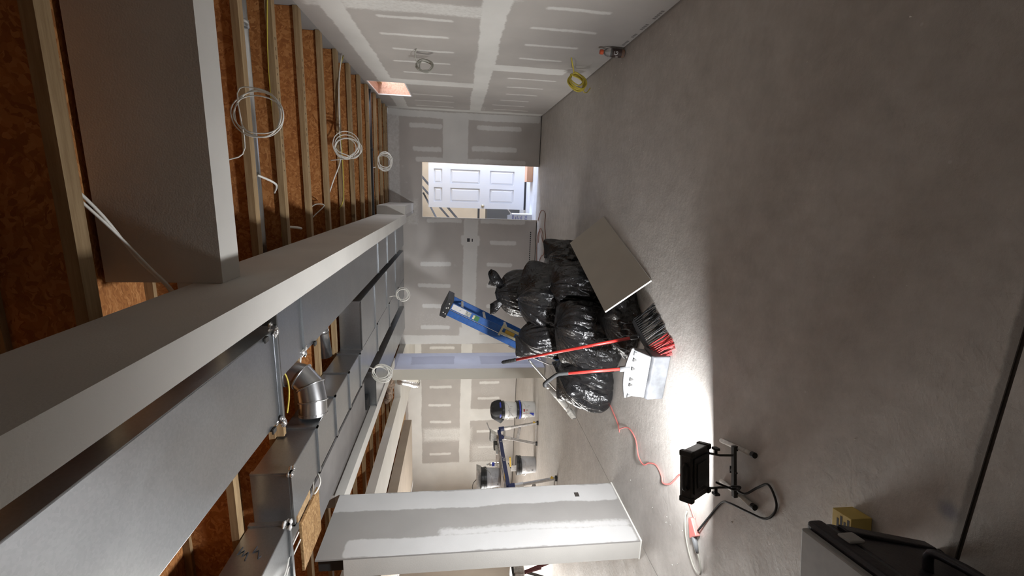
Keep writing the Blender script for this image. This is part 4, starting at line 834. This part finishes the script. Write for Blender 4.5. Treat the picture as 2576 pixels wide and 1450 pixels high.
# ================================================================== STEP LADDER (folded, leaning)
def ladder():
    t = thing('step_ladder', 'blue folded step ladder with black cap leaning over the bin liners', 'ladder', (-2.70, 5.0, 0))
    F = V((-2.27, 5.36, .0)); T = V((-1.47, 5.40, 1.62)); d = (T-F).normalized(); w = V((-.02, 1, 0)); w = (w-d*w.dot(d)).normalized(); n = d.cross(w).normalized(); n = n if n.z > 0 else -n
    L = (T-F).length; KB = 1.3
    def P(s, a, b): return F + d*s + w*a + n*b*KB       # s along, a across (away from the viewer), b normal to the ladder
    def rail(a0, a1, b0, b1, s0, s1, mat, name): return MB().hexa([tuple(p) for p in (P(s0,a0,b0),P(s0,a1,b0),P(s0,a1,b1),P(s0,a0,b1),P(s1,a0,b0),P(s1,a1,b0),P(s1,a1,b1),P(s1,a0,b1))]).build(name, mat, t, bevel=.003)
    for k, a in enumerate((0, .40)):
        rail(a, a+.028, -.075, -.008, .10, L-.06, BLUEFG, 'front_rail'); rail(a+.004, a+.03, .0, .06, .42, L-.06, BLUEFG, 'back_rail')
        rail(a-.003, a+.031, -.08, -.003, .0, .11, SPLAT, 'shoe'); rail(a-.008, a+.036, -.088, .004, -.0, .022, ALU, 'foot_pad')
        rail(a+.002, a+.026, -.07, -.015, .11, .44, SPLAT, 'leg_end')
        MB().tube([P(.17, a-.01, .02), P(.26, a-.012, .055), P(.40, a-.012, .06), P(.85, a-.012, .065)], .009, 8).build('brace_tube', ALU, t, smooth=True)
        MB().tube([P(.40, a-.02, .0), P(.40, a+.04, .0)], .018, 10).build('hinge_bolt', ALU, t)
    for i in range(5): rail(.029, .40, -.07, -.055, .30+i*.32, .33+i*.32, SPLAT, 'step')
    rail(-.03, .46, -.10, .085, L-.075, L+.005, BLACK, 'cap')
    mb = MB()
    for (s, b) in ((L-.02, .04), (L-.03, -.01), (L-.05, -.02), (L-.04, -.06), (L-.05, .045)): mb.tube([P(s, -.031, b), P(s, -.033, b)], .008, 8)
    mb.build('plaster_spot', GYPSUM, t)
    def lab(s0, s1, b0, b1, mat, name='sticker', ao=-.0012): return MB().hexa([tuple(p) for p in (P(s0,ao,b0),P(s0,.0002,b0),P(s0,.0002,b1),P(s0,ao,b1),P(s1,ao,b0),P(s1,.0002,b0),P(s1,.0002,b1),P(s1,ao,b1))]).build(name, mat, t)
    lab(L-.27, L-.09, -.07, -.018, PAPER); lab(L-.345, L-.27, -.068, -.018, simple('weathered_sticker', (.45, .46, .42), .7, var=.6, scale=60)); lab(L-.46, L-.385, -.066, -.016, GREEN); lab(L-.40, L-.375, -.06, -.02, CREAM, ao=-.0016)
    mb = MB(); p = P(L-.20, -.0018, -.044); add_text(mb, 'I', .035, p, -n, d, .0006); mb.build('sticker_mark', INK, t)
    lab(.85, .98, -.07, -.02, YEL)
    # a scraper frame clamped on the rail
    lab(1.02, 1.045, -.11, .01, CREAM, 'clamp_bar', -.014); lab(.80, 1.03, -.10, -.075, CREAM, 'clamp_arm', -.010); lab(.80, 1.03, -.035, -.012, CREAM, 'clamp_arm', -.010)
ladder()
# ================================================================== BUCKETS AND TRESTLE IN THE LEFT ROOM
def bucket(name, label, loc, h, mats, prints, group='joint compound buckets in the left room'):
    t = thing(name, label, 'bucket', loc, group); x, y, z = loc
    MB().lathe([(.132,0),(.140,.006),(.150,h*.5),(.155,h-.07)], 32, loc).build('pail', mats[0], t, smooth=True)
    MB().lathe([(.157,h-.085),(.166,h-.083),(.166,h-.045),(.160,h-.04),(.160,h-.012),(.168,h-.01),(.168,h),(.155,h)], 32, loc, cap=False).build('rim', mats[1], t)
    rd = random.Random(len(label)); mb = MB()
    for p in range(prints):
        a = -PI/2 + rd.uniform(-1.0, 1.0); zz = z + rd.uniform(.05, h-.13); wd = rd.uniform(.06, .16)
        for k in range(3):
            r = .1525 + .0
            aa = [a+wd*i/3 for i in range(4)]; z0 = zz+k*.014
            mb.add([(x+(.1475+.0065*((z0-z)/h)+.0012)*math.cos(q), y+(.1475+.0065*((z0-z)/h)+.0012)*math.sin(q), zq) for q in aa for zq in (z0, z0+.007)], [(2*i, 2*i+2, 2*i+3, 2*i+1) for i in range(3)])
    mb.build('label_print', GREYLBL, t)
    MB().tube(cr([(x-.168, y, z+h-.06), (x-.15, y-.10, z+h-.14), (x, y-.175, z+h-.17), (x+.15, y-.10, z+h-.14), (x+.168, y, z+h-.06)], 5), .003, 6).build('bail', ALU, t, smooth=True)
    return t
def wrap(mb, loc, r, a0, a1, z0, z1, n=6):
    for i in range(n):
        p, q = a0+(a1-a0)*i/n, a0+(a1-a0)*(i+1)/n; x, y, z = loc
        mb.add([(x+r*math.cos(p), y+r*math.sin(p), z+z0), (x+r*math.cos(q), y+r*math.sin(q), z+z0), (x+r*math.cos(q), y+r*math.sin(q), z+z1), (x+r*math.cos(p), y+r*math.sin(p), z+z1)], [(0,1,2,3)])
b1 = (-4.02, 7.55, 0)
t = bucket('compound_bucket', 'white bucket with a blue triangle and a warning print, lowest of the stack', b1, .345, (WHITEPL, BLACK), 6)
mb = MB(); x, y, z = b1
for (aa, zz) in (((-1.75, -1.25), None),):
    r = .1525; n = 8; vs = []; fs = []
    for i in range(n+1):
        q = -1.62+.46*i/n; h_ = .085*(1-i/n); vs += [(x+r*math.cos(-PI-q), y+r*math.sin(-PI-q) if False else y-abs(r*math.sin(q)), .035+.0), (x+r*math.cos(-PI-q), y-abs(r*math.sin(q)), .035+h_+.002)]
    for i in range(n): fs.append((2*i, 2*i+2, 2*i+3, 2*i+1))
    mb.add(vs, fs)
mb.build('triangle_mark', BLUELBL, t)
mb = MB(); wrap(mb, b1, .1555, -1.35, -1.05, .20, .23); wrap(mb, b1, .1555, -1.62, -1.58, .12, .235); wrap(mb, b1, .1555, -1.22, -1.12, .15, .185); mb.build('warning_print', REDINK, t)
MB().lathe([(.1665,.272),(.169,.274),(.169,.30),(.1665,.302)], 32, b1, cap=False).build('blue_band', BLUELBL, t)
b2 = (-4.02, 7.55, .346)
t = bucket('compound_bucket', 'grey labelled bucket with a black rim stacked on the blue triangle one', b2, .31, (WHITEPL, BLACK), 8)
mb = MB(); mb.tube([(b2[0]+.152*math.cos(q), b2[1]+.152*math.sin(q), .40+.10*(q+2.2)) for q in np.linspace(-2.1, -1.1, 10)], .003, 5); mb.tube([(b2[0]+.153*math.cos(q), b2[1]+.153*math.sin(q), .36+.16*i/12) for i, q in enumerate([-1.95+.04*((-1)**i) for i in range(13)])], .0025, 5); mb.build('pencil_lines', GREYLBL, t)
MB().lathe([(.160,.29),(.171,.292),(.171,.318),(.160,.32)], 32, b2, cap=False).build('blue_lid', BLUELBL, t)
rd = random.Random(2); mb = MB(); vs = []; fs = []; nth = 40
prof = [(.172, -.03), (.176, .03), (.165, .09), (.13, .14), (.06, .165), (.0, .17)]
for i, (r, zz) in enumerate(prof):
    for j in range(nth): a = 2*PI*j/nth; k = 1+.08*math.sin(5*a+1)+.05*math.sin(11*a+i)+(.35*math.exp(-((a-3.6)/.25)**2) if i == 1 else 0); vs.append((b2[0]+r*k*math.cos(a), b2[1]+r*k*math.sin(a), b2[2]+.31+zz+.012*math.sin(7*a)*(1 if i < 4 else .3) - (.05*math.exp(-((a-3.6)/.3)**2) if i < 2 else 0)))
for i in range(len(prof)-1): fs += [(i*nth+j, i*nth+(j+1) % nth, (i+1)*nth+(j+1) % nth, (i+1)*nth+j) for j in range(nth)]
t = mb.add(vs, fs).build('plastic_bag', simple('matt_black_film', (.012, .012, .013), .75), None, smooth=True); tag(t, 'black plastic bag draped over the stacked buckets', 'bag')
b3 = (-4.96, 7.22, 0); t = bucket('compound_bucket', 'grey printed bucket with a black lid on the floor under the trestle', b3, .35, (simple('grey_label_wrap', (.50, .50, .51), .55, var=.1, scale=20), BLACK), 14)
MB().lathe([(.165,.318),(.172,.32),(.172,.352),(.10,.352)], 32, b3).build('lid', BLACK, t)
mb = MB(); wrap(mb, b3, .152, -1.72, -1.62, .055, .085); mb.build('dark_mark', INK, t)
t = thing('putty_tool', 'yellow handled putty knife with a steel blade standing on the floor bucket', 'tool', (-4.97, 7.2, .353))
MB().box(-5.05, 7.17, .353, -4.93, 7.175, .45).build('blade', STEELT, t); MB().bar((-4.95, 7.172, .46), (-4.76, 7.172, .475), .03, .028).build('handle', YEL, t, bevel=.005); MB().bar((-4.90, 7.20, .50), (-5.02, 7.2, .44), .02, .012).build('dark_handle', BLACK, t)
# trestle (sawhorse)
def trestle():
    t = thing('sawhorse', 'blue and grey folding sawhorse carrying a plank of tools', 'sawhorse', (-4.2, 6.3, 0)); A = V((-4.20, 7.12, .70)); Bq = V((-4.20, 5.60, .70))
    MB().bar(A, Bq, .05, .055).build('beam', BLUEDK, t, bevel=.004)
    MB().box(-4.2255, 6.9, .7285, -4.172, 7.0, .731).box(-4.2255, 5.75, .7285, -4.172, 5.9, .731).build('jaw_strip', YEL, t)
    mb = MB(); add_text(mb, 'K', .05, (-4.174, 6.75, .70), (0,1,0), (0,0,1)); add_text(mb, 'BALT', .05, (-4.174, 6.25, .70), (0,1,0), (0,0,1)); mb.build('lettering', PAPER, t)
    for y, sy in ((7.14, 1), (5.58, -1)):
        for sx, fx in ((1, -4.06), (-1, -4.47)):
            tp = V((-4.20 + (.02 if sx > 0 else -.11), y, .70)); ft = V((fx, y-.02+.0*sy, .03)); k = tp.lerp(ft, .32)
            MB().bar(tp, k, .045, .05).build('leg', ALU if sx < 0 or sy > 0 else ALU, t, bevel=.003); MB().bar(k, ft, .034, .038).build('lower_leg', STEELT, t, bevel=.003)
            MB().bar(tp+V((0,0,.0)), tp.lerp(ft, .14), .056, .062).build('blue_sleeve', BLUEDK, t, bevel=.004)
            MB().bar(ft+V((0,0,-.0)), ft-V((0,0,.03)), .05, .06, (1,0,0)).build('rubber_foot', BLACKRUB, t); 
            if sx > 0: MB().bar(ft+V((0,0,.03)), ft+V((.02,0,.06)), .03, .03).build('foot_pedal', YEL, t)
        MB().bar((-4.15, y-.01, .33), (-4.38, y-.01, .36), .03, .05, (0,0,1)).build('spreader', STEELT, t, bevel=.003)
        MB().bar((-4.09, y-.01, .035), (-4.45, y-.01, .035), .025, .02).build('bottom_rail', ALU, t)
        MB().bar((-4.20, y, .60), (-4.33, y, .60), .03, .04).build('upper_rail', STEELT, t)
trestle()
t = MB().box(-4.86, 5.52, .731, -4.235, 7.05, .75).build('plank', simple('splattered_plank', (.34, .30, .27), .8, var=.5, scale=18)); tag(t, 'splattered plank laid as a bench top beside the sawhorse beam', 'plank')
t = MB().box(-4.84, 5.53, .0, -4.78, 5.57, .69).box(-4.62, 5.53, 0, -4.56, 5.57, .69).box(-4.86, 5.52, .69, -4.50, 5.58, .73).build('trestle_frame', STUD); tag(t, 'plain lumber trestle under the near end of the plank, behind the partition end', 'sawhorse')
b4 = (-4.52, 6.28, .751); t = bucket('compound_bucket', 'grey printed bucket with a shiny black rim standing on the plank', b4, .30, (simple('grey_label_wrap_2', (.47, .47, .49), .45, var=.1, scale=20), BLACK), 16)
mb = MB(); wrap(mb, b4, .152, -1.70, -1.62, .03, .06); mb.build('dark_mark', INK, t); mb = MB(); wrap(mb, b4, .1515, -1.545, -1.50, .02, .21); mb.build('pale_strip', PAPER, t)  # narrow pale upright strip on the bucket's front
t = thing('mud_pan', 'long scuffed steel tray with a wire handle lying across the plank bucket', 'tray', (-4.65, 6.3, 1.052))
MB().hexa([(-4.92,6.20,1.053),(-4.34,6.20,1.053),(-4.34,6.34,1.053),(-4.92,6.34,1.053),(-4.94,6.18,1.125),(-4.32,6.18,1.125),(-4.32,6.36,1.125),(-4.94,6.36,1.125)]).build('tray', STEELT, t, bevel=.004)
MB().tube(cr([(-4.54, 6.27, 1.125), (-4.60, 6.27, 1.17), (-4.68, 6.27, 1.185), (-4.75, 6.27, 1.16), (-4.78, 6.27, 1.125)], 5), .006, 6).build('handle', DARKMETAL, t, smooth=True)
t = thing('water_bottle', 'clear water bottle with a blue label standing on the plank', 'bottle', (-4.40, 6.45, .751))
MB().lathe([(.028,0),(.032,.01),(.032,.055),(.030,.06),(.032,.065),(.032,.13),(.026,.155),(.013,.18),(.013,.19)], 18, (-4.40, 6.45, .751)).build('body', CLEARP, t, smooth=True); MB().lathe([(.0325,.075),(.0325,.115)], 18, (-4.40, 6.45, .751), cap=False).build('label', BLUELBL, t); MB().lathe([(.015,.19),(.015,.206)], 14, (-4.40, 6.45, .751)).build('cap', PAPER, t)
t = thing('mud_pan', 'small steel mud pan with a knife across it at the far end of the sawhorse', 'tray', (-4.23, 7.02, .755))
MB().hexa([(-4.27,6.95,.756),(-4.17,6.95,.756),(-4.17,7.04,.756),(-4.27,7.04,.756),(-4.30,6.92,.86),(-4.11,6.92,.86),(-4.11,7.06,.86),(-4.30,7.06,.86)]).build('tray', SPLAT, t, bevel=.003); MB().bar((-4.29,7.0,.868),(-4.10,7.0,.868),.08,.008).build('knife_blade', BLACK, t); MB().bar((-4.11,7.0,.872),(-3.96,7.0,.93),.022,.018).build('knife_handle', STEELT, t, bevel=.004)
rd = random.Random(8)
for i, (nm, lb, x0, y0, x1, y1, mt) in enumerate((('taping_knife', 'wide grey taping knife lying on the plank beside the water bottle', -4.30, 6.62, -4.27, 6.80, STEELT), ('hawk', 'dark splattered hawk plate on the plank near the sawhorse', -4.36, 6.82, -4.28, 6.95, DARKMETAL))):
    t = MB().box(x0-.03, y0, .751, x1, y1, .79 + .02*i).build(nm, mt, bevel=.004); tag(t, lb, 'tool')
# partly hidden stand left of the near partition end
t = thing('tool_stand', 'dark red folding tool stand peeking out left of the near partition end', 'stand', (-5.6, 5.5, 0))
MB().bar((-5.42, 5.5, .012), (-5.62, 5.5, .50), .035, .035).build('leg', simple('dark_red_paint', (.12, .02, .025), .5), t); MB().bar((-5.75, 5.5, .012), (-5.58, 5.5, .40), .03, .03).build('leg', DARKMETAL, t)
MB().box(-5.80, 5.45, .42, -5.54, 5.7, .58).build('motor_box', STEELT, t, bevel=.02); MB().bar((-5.52, 5.5, .17), (-5.60, 5.5, .46), .04, .03).build('red_brace', simple('dark_red_paint_2', (.14, .025, .03), .5), t); MB().box(-5.82, 5.44, .58, -5.56, 5.72, .61).build('lid', BLACK, t)

# ================================================================== SPORTS DRINK BOTTLE at the right wall
bl = (1.205, 4.20, 0); t = thing('drink_bottle', 'sports drink bottle with an orange cap standing against the right wall', 'bottle', bl)
MB().lathe([(.030,.004),(.036,.012),(.036,.05),(.034,.055),(.0345,.12),(.037,.128),(.036,.15),(.028,.175),(.017,.19),(.017,.198)], 24, bl).build('body', CLEARP, t, smooth=True)
MB().lathe([(.031,.008),(.0335,.014),(.0335,.045),(.0,.045)], 24, bl).build('drink', ORANGE, t)
MB().lathe([(.0368,.035),(.0368,.125)], 24, bl, cap=False).build('label', simple('dark_bottle_label', (.05, .03, .025), .5), t)
MB().lathe([(.021,.198),(.021,.222),(.017,.228)], 18, bl).build('cap', CAPO, t)
mb = MB(); vs, fs = text_mesh('G', .05); a0 = math.atan2(-1, -.35)
mb.add([(bl[0]+.0376*math.cos(a0+p[0]/.0376), bl[1]+.0376*math.sin(a0+p[0]/.0376), .088+p[1]) for p in vs], fs); 
vs, fs = text_mesh('II', .03); mb.add([(bl[0]+.0376*math.cos(a0-.9+p[0]/.0376), bl[1]+.0376*math.sin(a0-.9+p[0]/.0376), .075+p[1]) for p in vs], fs); mb.build('logo', PAPER, t)

# ================================================================== TOTE AND CARTON at the lower edge
t = thing('tool_chest', 'grey topped black tool chest in the near dark corner', 'chest', (-1.3, .80, 0))
def B(): b = MB(); b.M = Matrix.Translation((-.955, 1.05, 0)) @ Matrix.Rotation(.18, 4, 'Z'); return b     # local corner: far right
b = B(); b.hexa([(-.60,-.46,.012),(-.07,-.46,.012),(-.07,-.04,.012),(-.60,-.04,.012),(-.66,-.52,.345),(0,-.52,.345),(0,0,.345),(-.66,0,.345)]); b.build('body', TOTEB, t, bevel=.012, seg=3)
b = B(); b.box(-.665,-.525,.350,.006,.006,.400); b.build('lid', TOTEB, t, bevel=.012, seg=3)
b = B(); b.box(-.655,-.515,.400,-.012,-.004,.424); b.build('lid_top', TOTEG, t, bevel=.006, seg=2)
for k in range(6): b = B(); b.box(-.60+k*.095,-.50,.424,-.596+k*.095,-.10+.03*(k % 2),.4255); b.build('lid_groove', INK, t)
for y in (-.40, -.10): b = B(); b.box(.004,y-.022,.325,.014,y+.022,.375); b.build('latch', TOTEG, t, bevel=.005)
for y in (-.47, -.27, -.05): b = B(); b.hexa([(-.08,y-.02,.03),(-.06,y-.02,.03),(-.06,y+.02,.03),(-.08,y+.02,.03),(-.01,y-.02,.33),(.01,y-.02,.33),(.01,y+.02,.33),(-.01,y+.02,.33)]); b.build('side_rib', TOTEB, t, bevel=.005)
b = B(); b.tube(cr([(-.03,-.20,.22),(.02,-.20,.215),(.03,-.26,.21),(.03,-.32,.21),(.02,-.37,.215),(-.03,-.37,.22)],4), .012, 8); b.build('side_handle', TOTEB, t, smooth=True)
b = B(); b.box(-.50,.006,.26,-.42,.02,.39); b.box(-.18,.006,.26,-.10,.02,.39); b.build('rear_hinge', TOTEG, t, bevel=.004)
for x, y in ((-.60,-.46),(-.06,-.46),(-.60,-.06),(-.06,-.06)): b = B(); b.lathe([(.018,.0),(.02,.012)], 12, (x*.9-.04,y*.9,0)); b.build('foot', BLACKRUB, t)
t = thing('yellow_carton', 'small yellow printed carton standing behind the tool chest', 'carton', (-1.08, 1.28, 0))
def B2(): b = MB(); b.M = Matrix.Translation((-1.155, 1.225, 0)) @ Matrix.Rotation(.18, 4, 'Z') @ Matrix.Scale(.72, 4); return b
b = B2(); b.box(-.085,-.055,.002,.085,.055,.115); b.build('box', YBOX, t, bevel=.002)
b = B2()
for i in range(4): b.box(-.07,-.045+i*.02,.115,.07-.02*(i % 2),-.033+i*.02,.1158)
b.box(-.0858,-.04,.03,-.085,.04,.05).box(-.0858,-.04,.06,-.085,.03,.09).build('print', INK, t) if False else b.build('print', INK, t)

# plaster crumbs, plaster chips scattered over the floor
rd = random.Random(12); mb = MB()
for i in range(300):
    if i < 25: x, y = rd.gauss(-2.4, .25), rd.uniform(2.2, 4.2)
    elif i < 110: x, y = rd.gauss(1.1, .12), rd.uniform(3.2, 8)
    elif i < 190: x, y = rd.uniform(-6.5, -2.9), rd.uniform(4.5, 9.5)
    else: x, y = rd.uniform(-2.5, 1.1), rd.uniform(1.2, 7.5)
    if x > 1.22 or (PX0-.02 < x < PX1+.02 and PY0-.02 < y < PY1+.02): continue
    r = rd.uniform(.0015, .0055); a = rd.random()*3
    mb.add([(x+r*math.cos(a), y+r*math.sin(a), .0005), (x+1.3*r*math.cos(a+2), y+1.3*r*math.sin(a+2), .0005), (x+.8*r*math.cos(a+4), y+.8*r*math.sin(a+4), .0005), (x+.2*r, y, r*.7)], [(0,2,1),(0,1,3),(1,2,3),(2,0,3)])
o = mb.build('plaster_crumbs', GYPSUM); tag(o, 'plaster crumbs scattered over the concrete floor', 'debris', kind='stuff')
